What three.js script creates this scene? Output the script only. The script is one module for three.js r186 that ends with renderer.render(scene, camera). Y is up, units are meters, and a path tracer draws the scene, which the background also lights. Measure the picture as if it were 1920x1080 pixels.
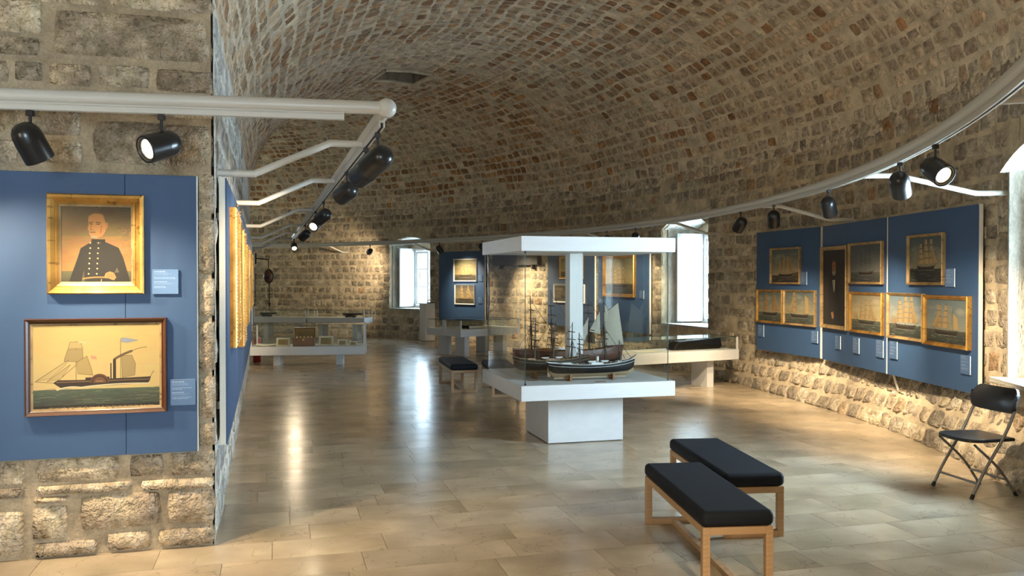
import * as THREE from 'three';
import { RoundedBoxGeometry } from 'three/addons/geometries/RoundedBoxGeometry.js';
import { mergeGeometries } from 'three/addons/utils/BufferGeometryUtils.js';
import { RectAreaLightUniformsLib } from 'three/addons/lights/RectAreaLightUniformsLib.js';

// ------------------------------------------------------------------ camera, sky, daylight, exposure
const scene = new THREE.Scene();
const camera = new THREE.PerspectiveCamera(37.29, 16 / 9, 0.05, 200);
camera.position.set(0, 1.7, 0);
camera.rotation.set(-0.0122, 0, 0);
const SKY = 1.2;                                        // brightness of the overcast sky behind the windows
scene.background = new THREE.Color().setRGB(0.78, 0.92, 1.0);
scene.backgroundIntensity = SKY;
const DAY = [13, 26, 92, 120, 90];                       // daylight that each window lets in, far ones first
const DOORDAY = 48;                                     // light of the lamp-lit hall beyond the glazed door behind the camera
const DAYCOLOR = new THREE.Color().setRGB(0.60, 0.80, 1.0);
const LAMP = 24;                                        // candela of a track spotlight (scene units)
const LAMPCOLOR = new THREE.Color().setRGB(1.0, 0.80, 0.54);
const renderer = new THREE.WebGLRenderer({ antialias: true });
renderer.toneMapping = THREE.LinearToneMapping;
renderer.toneMappingExposure = 1.62;
renderer.shadowMap.enabled = true;
RectAreaLightUniformsLib.init();

// ------------------------------------------------------------------ helpers
// Plan positions are written (X, Z) with Z metres in front of the camera; three.js z = -Z.
const V = (X, y, Z) => new THREE.Vector3(X, y, -Z);
const TAU = Math.PI * 2, clamp = (x, a, b) => Math.min(b, Math.max(a, x)), lerp = (a, b, t) => a + (b - a) * t;
const smooth = (a, b, x) => { const t = clamp((x - a) / (b - a), 0, 1); return t * t * (3 - 2 * t); };
function rng(seed) { let a = seed >>> 0; return () => { a = (a + 0x6d2b79f5) | 0; let t = Math.imul(a ^ (a >>> 15), 1 | a); t = (t + Math.imul(t ^ (t >>> 7), 61 | t)) ^ t; return ((t ^ (t >>> 14)) >>> 0) / 4294967296; }; }
function hash3(x, y, z) { let h = Math.imul(x, 374761393) ^ Math.imul(y, 668265263) ^ Math.imul(z, 2147483647 ^ 0x5bd1e995); h = Math.imul(h ^ (h >>> 13), 1274126177); return ((h ^ (h >>> 16)) >>> 0) / 4294967296; }
function vnoise(x, y, z = 0, period = 0) {
  const X = Math.floor(x), Y = Math.floor(y), Z = Math.floor(z), f = (t) => t * t * (3 - 2 * t), fx = f(x - X), fy = f(y - Y), fz = f(z - Z);
  const w = (i) => period ? ((i % period) + period) % period : i;
  const h = (i, j, k) => hash3(w(X + i), w(Y + j), Z + k);
  return lerp(lerp(lerp(h(0, 0, 0), h(1, 0, 0), fx), lerp(h(0, 1, 0), h(1, 1, 0), fx), fy), lerp(lerp(h(0, 0, 1), h(1, 0, 1), fx), lerp(h(0, 1, 1), h(1, 1, 1), fx), fy), fz);
}
function fbm(x, y, z = 0, oct = 4, period = 0) { let s = 0, a = 0.5, n = 0; for (let i = 0; i < oct; i++) { s += a * vnoise(x, y, z + i * 17, period); n += a; a *= 0.5; x *= 2; y *= 2; period *= 2; } return s / n; }
function dataTexture(n, fn, srgb, repeat = 1) {
  const d = new Uint8Array(n * n * 4);
  for (let j = 0; j < n; j++) for (let i = 0; i < n; i++) { const c = fn(i / n, j / n), k = (j * n + i) * 4; d[k] = c[0] * 255; d[k + 1] = c[1] * 255; d[k + 2] = c[2] * 255; d[k + 3] = 255; }
  const t = new THREE.DataTexture(d, n, n, THREE.RGBAFormat);
  t.wrapS = t.wrapT = THREE.RepeatWrapping; t.magFilter = THREE.LinearFilter; t.minFilter = THREE.LinearMipmapLinearFilter; t.generateMipmaps = true;
  if (srgb) t.colorSpace = THREE.SRGBColorSpace;
  t.repeat.set(repeat, repeat); t.needsUpdate = true; return t;
}
const names = new Map();
function numbered(n) { const k = names.get(n) ?? -1; names.set(n, k + 1); return k < 0 ? n : n + '_' + String(k + 1).padStart(3, '0'); }
function mesh(name, geo, mat, parent) { const m = new THREE.Mesh(geo, mat); m.name = parent ? name : numbered(name); m.castShadow = m.receiveShadow = true; (parent || scene).add(m); return m; }
function tag(o, label, category, group) { o.userData.label = label; o.userData.category = category; if (group) o.userData.group = group; return o; }
function thing(name, label, category, pos, turn = 0, group) {
  const o = new THREE.Group(); o.name = numbered(name); o.position.copy(pos); o.rotation.y = turn; scene.add(o); return tag(o, label, category, group);
}
function group(name, parent) { const g = new THREE.Group(); g.name = name; parent.add(g); return g; }
function structure(o) { o.userData.kind = 'structure'; return o; }
function copyOf(src, pos, turn, label, grp) {
  const c = src.clone(); c.name = numbered(src.name.replace(/_\d{3}$/, '')); c.userData = { ...src.userData, label }; if (grp) c.userData.group = grp;
  c.position.copy(pos); c.rotation.y = turn; scene.add(c); return c;
}
const rbox = (w, h, d, r = 0.004, s = 1) => new RoundedBoxGeometry(w, h, d, s, Math.min(r, w / 2.1, h / 2.1, d / 2.1));
const boxAt = (w, h, d, x, y, z, r = 0.004) => rbox(w, h, d, r).translate(x, y, z);
function clean(g) { const o = g.index ? g.toNonIndexed() : g; for (const k of Object.keys(o.attributes)) if (!['position', 'normal', 'uv'].includes(k)) o.deleteAttribute(k); return o; }
const join = (list) => mergeGeometries(list.map(clean));
function tube(points, r, seg = 8, n = 0, curved = false) {
  const pts = points.map((p) => p.isVector3 ? p : new THREE.Vector3(...p));
  let curve;
  if (curved) curve = new THREE.CatmullRomCurve3(pts, false, 'catmullrom', 0.5);
  else { curve = new THREE.CurvePath(); for (let i = 0; i + 1 < pts.length; i++) curve.add(new THREE.LineCurve3(pts[i], pts[i + 1])); }
  return new THREE.TubeGeometry(curve, n || (curved ? pts.length * 6 : (pts.length - 1) * 6), r, seg, false);
}
function rod(a, b, r0, r1 = r0, seg = 8) {   // a straight capped rod from a to b
  const A = a.isVector3 ? a : new THREE.Vector3(...a), B = b.isVector3 ? b : new THREE.Vector3(...b), d = B.clone().sub(A);
  const g = new THREE.CylinderGeometry(r1, r0, d.length(), seg);
  g.applyQuaternion(new THREE.Quaternion().setFromUnitVectors(new THREE.Vector3(0, 1, 0), d.clone().normalize()));
  return g.translate(...A.clone().add(B).multiplyScalar(0.5).toArray());
}
const rgb = (r, g, b) => new THREE.Color().setRGB(r, g, b);
const std = (o) => new THREE.MeshStandardMaterial(o);

// ------------------------------------------------------------------ textures and materials
const TEX = {};
TEX.rock = dataTexture(512, (u, v) => {           // mottled limestone, tint only
  const a = fbm(u * 6, v * 6, 1, 5, 6), b = fbm(u * 24, v * 24, 5, 3, 24), p = vnoise(u * 60, v * 60, 9, 60);
  const t = clamp(0.83 + (a - 0.5) * 0.5 + (b - 0.5) * 0.35 - (p > 0.83 ? 0.12 : 0), 0.3, 1);
  return [t, t * (0.985 + 0.03 * (a - 0.5)), t * (0.955 + 0.1 * (b - 0.5))];
}, true);
TEX.rockBump = dataTexture(512, (u, v) => {
  const a = fbm(u * 8, v * 8, 3, 5, 8), r = 1 - Math.abs(2 * fbm(u * 14, v * 14, 7, 3, 14) - 1) * 1.6, p = vnoise(u * 70, v * 70, 4, 70);
  const t = clamp(a * 0.65 + r * 0.3 + (p - 0.5) * 0.2 - 0.05, 0, 1); return [t, t, t];
}, false);
TEX.rockBump.repeat.set(2.1, 2.1);
TEX.mortar = dataTexture(512, (u, v) => {
  const a = fbm(u * 8, v * 8, 21, 5, 8), p = vnoise(u * 110, v * 110, 12, 110), t = clamp(0.86 + (a - 0.5) * 0.36 + (p - 0.5) * 0.12, 0, 1); return [t, t * 0.985, t * 0.95];
}, true);
TEX.marble = dataTexture(1024, (u, v) => {         // polished limestone: clouds, faint veins, small fossils
  const a = fbm(u * 4, v * 4, 31, 5, 4), w = fbm(u * 5, v * 5, 40, 4, 5), vein = Math.abs(fbm(u * 7 , v * 7, 44, 4, 7) - 0.5), p = vnoise(u * 150, v * 150, 3, 150);
  let t = 0.80 + (a - 0.5) * 0.34 + (w - 0.5) * 0.16 - (vein < 0.012 ? 0.10 * (1 - vein / 0.012) : 0) + (p > 0.9 ? -0.05 : 0);
  t = clamp(t, 0, 1); return [t, t * (0.975 + 0.02 * (w - 0.5)), t * (0.93 + 0.06 * (a - 0.5))];
}, true);
TEX.marbleRough = dataTexture(512, (u, v) => { const a = fbm(u * 5, v * 5, 51, 5, 5), s = vnoise(u * 90, v * 14, 2, 90); const t = clamp(0.86 + (a - 0.5) * 0.5, 0, 1); return [t, t, t]; }, false);
TEX.wood = dataTexture(256, (u, v) => { const g = fbm(u * 3, v * 40, 61, 4, 3), r = vnoise(u * 2, v * 16, 66, 2); const t = clamp(0.90 + (g - 0.5) * 0.16 + (r - 0.5) * 0.06, 0, 1); return [t, t * 0.97, t * 0.92]; }, true);
TEX.weave = dataTexture(256, (u, v) => { const a = 0.5 + 0.5 * Math.sin(u * TAU * 64) * Math.sin(v * TAU * 64), n = fbm(u * 8, v * 8, 71, 3, 8); const t = clamp(0.55 + a * 0.2 + (n - 0.5) * 0.4, 0, 1); return [t, t, t]; }, false);
TEX.paint = dataTexture(256, (u, v) => { const n = fbm(u * 10, v * 10, 81, 4, 10); const t = clamp(0.955 + (n - 0.5) * 0.05, 0, 1); return [t, t, t]; }, true);
TEX.gilt = dataTexture(256, (u, v) => { const n = fbm(u * 8, v * 8, 91, 4, 8), s = vnoise(u * 60, v * 60, 8, 60); const t = clamp(0.82 + (n - 0.5) * 0.5 + (s > 0.85 ? -0.2 : 0), 0, 1); return [t, t * 0.95, t * 0.85]; }, true);
const MAT = {
  stone: std({ vertexColors: true, map: TEX.rock, bumpMap: TEX.rockBump, bumpScale: 0.026, roughness: 0.92 }),
  vaultStone: std({ vertexColors: true, map: TEX.rock, bumpMap: TEX.rockBump, bumpScale: 0.016, roughness: 0.95 }),
  pierStone: std({ vertexColors: true, map: TEX.rock, bumpMap: TEX.rockBump, bumpScale: 0.036, roughness: 0.85 }),
  mortar: std({ color: rgb(0.62, 0.515, 0.375), map: TEX.mortar, roughness: 0.97 }),
  vaultMortar: std({ color: rgb(0.78, 0.675, 0.53), map: TEX.mortar, roughness: 0.97 }),
  pierMortar: std({ color: rgb(0.48, 0.395, 0.285), map: TEX.mortar, bumpMap: TEX.rockBump, bumpScale: 0.006, roughness: 0.97 }),
  lime: std({ color: rgb(0.78, 0.765, 0.72), map: TEX.mortar, bumpMap: TEX.rockBump, bumpScale: 0.015, roughness: 0.95 }),
  grout: std({ color: rgb(0.30, 0.255, 0.19), map: TEX.mortar, roughness: 0.9 }),
  white: std({ color: rgb(0.62, 0.62, 0.61), map: TEX.paint, roughness: 0.45 }),
  windowWhite: std({ color: rgb(0.82, 0.83, 0.82), map: TEX.paint, roughness: 0.5 }),
  pipe: std({ color: rgb(0.56, 0.54, 0.49), map: TEX.paint, roughness: 0.38 }),
  slot: std({ color: rgb(0.02, 0.02, 0.02), roughness: 0.6 }),
  black: std({ color: rgb(0.012, 0.012, 0.013), roughness: 0.28 }),
  blackPlastic: std({ color: rgb(0.010, 0.010, 0.011), roughness: 0.32 }),
  iron: std({ color: rgb(0.035, 0.03, 0.027), roughness: 0.6, metalness: 0.4 }),
  steel: std({ color: rgb(0.36, 0.35, 0.33), roughness: 0.3, metalness: 0.9 }),
  blue: std({ color: rgb(0.026, 0.068, 0.158), map: TEX.paint, roughness: 0.6 }),
  panelEdge: std({ color: rgb(0.78, 0.74, 0.64), map: TEX.paint, roughness: 0.6 }),
  plate: std({ color: rgb(0.10, 0.20, 0.37), roughness: 0.25 }),
  plateEdge: std({ color: rgb(0.55, 0.66, 0.78), roughness: 0.2 }),
  beech: std({ color: rgb(0.52, 0.34, 0.19), map: TEX.wood, roughness: 0.5 }),
  cushion: new THREE.MeshPhysicalMaterial({ color: rgb(0.006, 0.0078, 0.012), bumpMap: TEX.weave, bumpScale: 0.0006, roughness: 0.7, specularIntensity: 0.45 }),
  gold: std({ color: rgb(0.70, 0.42, 0.13), map: TEX.gilt, roughness: 0.36, metalness: 0.72 }),
  goldPale: std({ color: rgb(0.42, 0.31, 0.17), map: TEX.gilt, roughness: 0.5, metalness: 0.35 }),
  spar: std({ color: rgb(0.030, 0.018, 0.011), roughness: 0.5 }),
  darkWood: std({ color: rgb(0.075, 0.028, 0.014), map: TEX.wood, roughness: 0.35 }),
  midWood: std({ color: rgb(0.24, 0.10, 0.035), map: TEX.wood, roughness: 0.42 }),
  oliveHull: std({ color: rgb(0.16, 0.13, 0.08), map: TEX.wood, roughness: 0.4 }),
  paleHull: std({ color: rgb(0.27, 0.20, 0.125), map: TEX.wood, roughness: 0.45 }),
  shaft: std({ color: rgb(0.36, 0.31, 0.24), map: TEX.mortar, roughness: 0.95 }),
  deck: std({ color: rgb(0.42, 0.30, 0.18), map: TEX.wood, roughness: 0.6 }),
  sail: std({ color: rgb(0.40, 0.375, 0.30), map: TEX.paint, roughness: 0.9 }),
  hullBlack: new THREE.MeshPhysicalMaterial({ color: rgb(0.006, 0.006, 0.006), roughness: 0.45, specularIntensity: 0.3 }),
  rope: std({ color: rgb(0.03, 0.024, 0.018), roughness: 0.9 }),
  brass: std({ color: rgb(0.60, 0.42, 0.16), roughness: 0.35, metalness: 0.8 }),
  red: std({ color: rgb(0.42, 0.02, 0.015), roughness: 0.3 }),
  paper: std({ color: rgb(0.70, 0.64, 0.48), map: TEX.paint, roughness: 0.9 }),
  glass: new THREE.MeshPhysicalMaterial({ color: rgb(0.955, 0.985, 0.97), transmission: 1, thickness: 0, roughness: 0.0, ior: 1.5 }),
  glassEdge: std({ color: rgb(0.02, 0.05, 0.04), roughness: 0.2 }),
  lens: std({ color: rgb(0.9, 0.85, 0.75), emissive: rgb(1.0, 0.80, 0.48), emissiveIntensity: 2.6, roughness: 0.3 }),
};
for (const k of ['stone', 'vaultStone', 'pierStone']) MAT[k].color.set(0xffffff);

// ------------------------------------------------------------------ plan of the room
const CX = -14.1, CZ = 9.26, SPRING = 3.45, RISE = 2.5;       // centre of the ring-shaped hall
const PHI0 = -1.1, PHI1 = 1.47, PHI_PIER = -0.3051;
const rUp = (phi) => 18.36 + 0.22 * smooth(0.3, 0, phi);      // outer wall above its battered foot
const rWall = (phi, y) => rUp(phi) - (0.06 + 0.20 * smooth(0.35, 0.1, phi)) * 1.05 * clamp((0.60 - y) / 0.60, 0, 1) ;
const polar = (r, phi) => [CX + r * Math.cos(phi), CZ + r * Math.sin(phi)];
const PIER = { x: -1.907, z: 5.42, t: 0.2755 };
const pierAt = (s, out = 0) => [PIER.x + s * Math.cos(PIER.t) + out * Math.sin(PIER.t), PIER.z + s * Math.sin(PIER.t) - out * Math.cos(PIER.t)];
const INNER = [[-1.907, 5.42], [-2.78, 8.49], [-4.96, 16.03], [-6.3, 20.5], [-12.6, 23.3]];
function rInner(phi) {                                         // where the ray from the centre meets the inner wall
  const dx = Math.cos(phi), dz = Math.sin(phi);
  for (let i = 0; i + 1 < INNER.length; i++) {
    const ax = INNER[i][0] - CX, az = INNER[i][1] - CZ, bx = INNER[i + 1][0] - INNER[i][0], bz = INNER[i + 1][1] - INNER[i][1];
    const det = dx * -bz + bx * dz; if (Math.abs(det) < 1e-9) continue;
    const t = (ax * -bz + bx * az) / det, s = (dx * az - dz * ax) / det;
    if (s >= -1e-6 && s <= 1 + 1e-6 && t > 0) return t;
  }
  return phi < 0 ? 12.78 : 14.0;
}
const wallAt = (phi, y, out = 0) => { const [X, Z] = polar(rWall(phi, y) - out, phi); return V(X, y, Z); };
function vaultAt(phi, th, out = 0) {                           // th 0 at the outer springing, PI at the inner one
  const ro = rUp(phi), ri = rInner(Math.max(phi, PHI_PIER + 1e-4)), a = (ro - ri) / 2, rc = (ro + ri) / 2;
  const c = Math.cos(th), s = Math.sin(th), nl = Math.hypot(c / a, s / RISE), r = rc + a * c - out * c / a / nl, y = SPRING + RISE * s - out * s / RISE / nl;
  const [X, Z] = polar(r, phi); return V(X, y, Z);
}
const project = (p) => { const d = p.clone().sub(camera.position), c = Math.cos(0.0122), s = Math.sin(0.0122), yy = d.y * c - d.z * s, zz = -d.z * c - d.y * s; return [960 + 1600 * d.x / zz, 540 - 1600 * yy / zz, zz]; };
// how large a piece shows (rough) and whether it lies near the view
function shows(p, normal, area) { const [x, y, z] = project(p); if (z < 0.5 || x < -60 || x > 1980 || y < -60 || y > 1140) return 0; const d = camera.position.clone().sub(p), l = d.length(); return Math.max(0.02, d.dot(normal) / l) * area / (l * l); }
function nearView(p) { const [x, y, z] = project(p); return z > 0.5 && x > -500 && x < 2420 && y > -420 && y < 1500; }

// ------------------------------------------------------------------ surfaces and stones from a map (u, v, out) -> point
function surface(map, u0, u1, nu, v0, v1, nv, { uvScale = [1, 1], skip, out = 0, rough = 0 } = {}) {
  const pos = [], uv = [], idx = [];
  for (let j = 0; j <= nv; j++) for (let i = 0; i <= nu; i++) {
    const u = lerp(u0, u1, i / nu), v = typeof v0 === 'function' ? lerp(v0(u), v1(u), j / nv) : lerp(v0, v1, j / nv);
    const p = map(u, v, out + (rough ? (fbm(u * uvScale[0] * 2.2, v * uvScale[1] * 2.2, 3, 3) - 0.5) * rough : 0));
    pos.push(p.x, p.y, p.z); uv.push(u * uvScale[0], v * uvScale[1]);
  }
  const p0 = map((u0 + u1) / 2, typeof v0 === 'function' ? (v0((u0 + u1) / 2) + v1((u0 + u1) / 2)) / 2 : (v0 + v1) / 2, 0);
  const W = nu + 1; let flip = null;
  const at = (k) => new THREE.Vector3(pos[3 * k], pos[3 * k + 1], pos[3 * k + 2]);
  for (let j = 0; j < nv; j++) for (let i = 0; i < nu; i++) {
    if (skip && skip(lerp(u0, u1, (i + 0.5) / nu), typeof v0 === 'function' ? 0 : lerp(v0, v1, (j + 0.5) / nv))) continue;
    const a = j * W + i, b = a + 1, c = a + W, d = c + 1;
    if (flip === null) {
      const u = lerp(u0, u1, (i + 0.5) / nu), v = typeof v0 === 'function' ? lerp(v0(u), v1(u), (j + 0.5) / nv) : lerp(v0, v1, (j + 0.5) / nv);
      const n = at(b).sub(at(a)).cross(at(c).sub(at(a))), o = map(u, v, 0.01).sub(map(u, v, 0)); flip = n.dot(o) < 0;
    }
    if (flip) idx.push(a, c, b, b, c, d); else idx.push(a, b, c, b, d, c);
  }
  const g = new THREE.BufferGeometry();
  g.setAttribute('position', new THREE.Float32BufferAttribute(pos, 3)); g.setAttribute('uv', new THREE.Float32BufferAttribute(uv, 2)); g.setIndex(idx); g.computeVertexNormals(); return g;
}
// One rough stone lying in the cell [u0,u1] x [v0,v1]; (su, sv) metres per unit. Its rim is sunk in the mortar, its face is domed and uneven.
function stoneData(map, u0, u1, v0, v1, su, sv, nu, nv, { proud = 0.015, lump = 0.008, round = 0.35, ragged = 0.08, sink = 0.02, seed = 0, rim = 0.78, uvOff = [0, 0] }) {
  const pos = [], uv = [], idx = [], cu = (u0 + u1) / 2, cv = (v0 + v1) / 2, hu = (u1 - u0) / 2, hv = (v1 - v0) / 2;
  const ring = (k, n) => { if (k === 0) return -1; if (k === n) return 1; return n <= 2 ? 0 : lerp(-rim, rim, (k - 1) / (n - 2)); };
  for (let j = 0; j <= nv; j++) for (let i = 0; i <= nu; i++) {
    const a = ring(i, nu), b = ring(j, nv), m = Math.max(Math.abs(a), Math.abs(b));
    const rag = 1 + (vnoise(seed * 1.7 + a * 1.6 + 31, b * 1.6 + 7, seed) - 0.5) * 2 * ragged;
    const x = a * Math.sqrt(1 - b * b * round / 2) * rag, y = b * Math.sqrt(1 - a * a * round / 2) * rag;
    const w = m > 0.99 ? -sink : proud * (1 - 0.45 * m * m) + (vnoise(a * 2.2 + seed * 3.1, b * 2.2 + 5, seed * 0.37) - 0.5) * 2 * lump;
    const u = cu + hu * x, v = cv + hv * y, p = map(u, v, w);
    pos.push(p.x, p.y, p.z); uv.push(u * su + uvOff[0], v * sv + uvOff[1]);
  }
  const W = nu + 1, at = (k) => new THREE.Vector3(pos[3 * k], pos[3 * k + 1], pos[3 * k + 2]);
  const k0 = Math.floor(nv / 2) * W + Math.floor(nu / 2), nrm = at(k0 + 1).sub(at(k0)).cross(at(k0 + W).sub(at(k0))), o = map(cu, cv, 0.01).sub(map(cu, cv, 0)), flip = nrm.dot(o) < 0;
  for (let j = 0; j < nv; j++) for (let i = 0; i < nu; i++) { const a = j * W + i, b = a + 1, c = a + W, d = c + 1; if (flip) idx.push(a, c, b, b, c, d); else idx.push(a, b, c, b, d, c); }
  return { pos, uv, idx, centre: map(cu, cv, proud), normal: o.normalize(), area: 4 * hu * hv * su * sv };
}
function toGeometry(list) {                                    // list of { pos, uv, idx, color }
  let nv = 0, ni = 0; for (const s of list) { nv += s.pos.length / 3; ni += s.idx.length; }
  const P = new Float32Array(nv * 3), U = new Float32Array(nv * 2), K = new Float32Array(nv * 3), I = new Uint32Array(ni); let v = 0, i = 0;
  for (const s of list) {
    P.set(s.pos, v * 3); U.set(s.uv, v * 2); const n = s.pos.length / 3;
    if (s.color) for (let k = 0; k < n; k++) K.set(s.color, (v + k) * 3);
    for (let k = 0; k < s.idx.length; k++) I[i + k] = s.idx[k] + v;
    v += n; i += s.idx.length;
  }
  const g = new THREE.BufferGeometry();
  g.setAttribute('position', new THREE.BufferAttribute(P, 3)); g.setAttribute('uv', new THREE.BufferAttribute(U, 2));
  if (list[0].color) g.setAttribute('color', new THREE.BufferAttribute(K, 3));
  g.setIndex(new THREE.BufferAttribute(I, 1)); g.computeVertexNormals(); return g;
}
// the pieces that show largest become meshes of their own, the rest one joined part
function layPieces(list, name, restName, mat, parent, most = 300) {
  for (const s of list) s.show = shows(s.centre, s.normal, s.area);
  list.sort((a, b) => b.show - a.show);
  for (const s of list.slice(0, most)) mesh(name, toGeometry([s]), mat, parent);
  if (list.length > most) { const r = mesh(restName, toGeometry(list.slice(most)), mat, parent); r.userData.kind = 'stuff'; }
}
// a solid arc of wall between two angles, radii and heights
function arcBlock(p0, p1, y0, y1, rIn, rOut, n = 24, m = 14, rough = 0) {
  const f = (x) => typeof x === 'function' ? x : () => x, lo = f(y0), hi = f(y1), ri = typeof rIn === 'function' ? rIn : () => rIn;
  const inner = (u, v, out = 0) => { const [X, Z] = polar(ri(u, v) - out, u); return V(X, v, Z); }, outer = (u, v, out = 0) => { const [X, Z] = polar(rOut + out, u); return V(X, v, Z); };
  const parts = [surface(inner, p0, p1, n, lo, hi, m, { uvScale: [18.3, 1], rough }), surface(outer, p0, p1, n, lo, hi, 2, { uvScale: [18.3, 1] })];
  for (const p of [p0, p1]) parts.push(surface((u, v, o = 0) => { const [X, Z] = polar(lerp(ri(p, v), rOut, u), p + (p === p0 ? -o : o) / 18); return V(X, v, Z); }, 0, 1, 2, () => lo(p), () => hi(p), m, { uvScale: [1, 1] }));
  for (const [h, s] of [[lo, -1], [hi, 1]]) parts.push(surface((u, v, o = 0) => { const y = h(u) + s * o, [X, Z] = polar(lerp(ri(u, h(u)), rOut, v), u); return V(X, y, Z); }, p0, p1, n, 0, 1, 2, { uvScale: [18.3, 1] }));
  return join(parts);
}

// ------------------------------------------------------------------ outer wall with its window niches
const WIN = [0.911, 0.350, -0.144, -0.735, 1.345], NICHE = 0.80 / 18.4, GLASS = 0.57 / 19.1, SILL = 0.80, NDEPTH = 0.74, THICK = 1.02;
const archY = (c) => (phi) => 2.62 + 0.22 * (1 - ((phi - c) / NICHE) ** 2);
const wallOuter = new THREE.Group(); wallOuter.name = 'wall_right'; scene.add(structure(wallOuter));
{
  const cuts = [...WIN].sort((a, b) => a - b), geos = []; let p = PHI0;
  const face = (phi, y) => rWall(phi, y), TOP = SPRING + 0.12;
  for (const c of [...cuts, null]) {
    const e = c === null ? PHI1 : c - NICHE; geos.push(arcBlock(p, e, -0.05, TOP, face, 19.12, Math.ceil((e - p) * 90), 26, 0.03));
    if (c === null) break;
    geos.push(arcBlock(c - NICHE, c + NICHE, -0.05, SILL, face, 19.12, 12, 12, 0.03), arcBlock(c - NICHE, c + NICHE, archY(c), TOP, face, 19.12, 14, 8, 0.03)); p = c + NICHE;
  }
  p = PHI0;                                                     // outer leaf with the narrower window openings
  for (const c of [...cuts, null]) {
    const e = c === null ? PHI1 : c - GLASS; geos.push(arcBlock(p, e, -0.05, TOP, 19.11, 19.40, 10, 2));
    if (c === null) break;
    geos.push(arcBlock(c - GLASS, c + GLASS, -0.05, SILL + 0.06, 19.11, 19.40, 4, 2), arcBlock(c - GLASS, c + GLASS, 2.52, TOP, 19.11, 19.40, 4, 2)); p = c + GLASS;
  }
  mesh('masonry', join(geos), MAT.mortar, wallOuter);
}
const inNiche = (u0, u1, v0, v1) => WIN.some((c) => u1 > c - NICHE - 0.001 && u0 < c + NICHE + 0.001 && v1 > SILL - 0.04 && v0 < 2.9);
const PALETTE = { grey: [[0.54, 0.45, 0.335], [0.48, 0.415, 0.32], [0.60, 0.51, 0.385], [0.44, 0.365, 0.27], [0.58, 0.475, 0.34]], brown: [[0.52, 0.36, 0.215], [0.57, 0.425, 0.275], [0.44, 0.29, 0.165], [0.62, 0.49, 0.335], [0.54, 0.395, 0.25]], rust: [[0.46, 0.25, 0.115], [0.50, 0.295, 0.14], [0.38, 0.205, 0.10]] };
const pick = (r, list, vary = 0.16) => { const c = list[Math.floor(r() * list.length)], k = 1 + (r() - 0.5) * 2 * vary; return c.map((x) => clamp(x * k, 0, 1)); };
{
  const r = rng(11), list = []; let y = -0.02, row = 0;
  while (y < SPRING + 0.04) {
    const h = 0.17 + r() * 0.07; let phi = -0.34 + r() * 0.01;
    while (phi < 1.34) {
      const w = (0.19 + r() * 0.15) / 18.3, hh = h * (0.88 + r() * 0.12), u0 = phi, u1 = phi + w - 0.0014, v0 = y + 0.01 + r() * 0.01, v1 = y + hh - 0.012; phi += w;
      if (inNiche(u0, u1, v0, v1) || r() < 0.03) continue;
      const foot = v0 < 0.55 && u0 < 0.32;
      const s = stoneData(wallAt, u0, u1, v0, v1, 18.3, 1, u0 < 0.3 ? 6 : 5, u0 < 0.3 ? 5 : 4, { proud: foot ? 0.020 : 0.014, lump: foot ? 0.026 : 0.014, round: 0.26, ragged: 0.20, rim: 0.85, sink: 0.012, seed: list.length * 0.73, uvOff: [r() * 3, r() * 3] });
      s.color = pick(r, r() < 0.94 ? PALETTE.grey : PALETTE.brown, 0.12).map((x, k) => x * [1.06, 1.08, 1.12][k]); list.push(s);
    }
    y += h; row++;
  }
  layPieces(list, 'stone', 'small_stones', MAT.stone, wallOuter);
  // dressed stones round the niche edges
  for (const c of WIN.slice(0, 3)) for (const side of [-1, 1]) {
    let yy = SILL - 0.02; while (yy < 2.75) {
      const h = 0.2 + r() * 0.1, e = c + side * NICHE, w = (0.2 + r() * 0.2) / 18.3, u0 = side < 0 ? e - w : e, u1 = side < 0 ? e : e + w;
      const s = stoneData(wallAt, u0 - 0.0005, u1 + 0.0005, yy + 0.008, yy + h - 0.01, 18.3, 1, 5, 4, { proud: 0.026, lump: 0.01, round: 0.2, ragged: 0.06, seed: yy * 9 + c, uvOff: [r() * 3, r() * 3] });
      s.color = pick(r, PALETTE.grey); mesh('quoin', toGeometry([s]), MAT.stone, wallOuter); yy += h;
    }
  }
}

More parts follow.
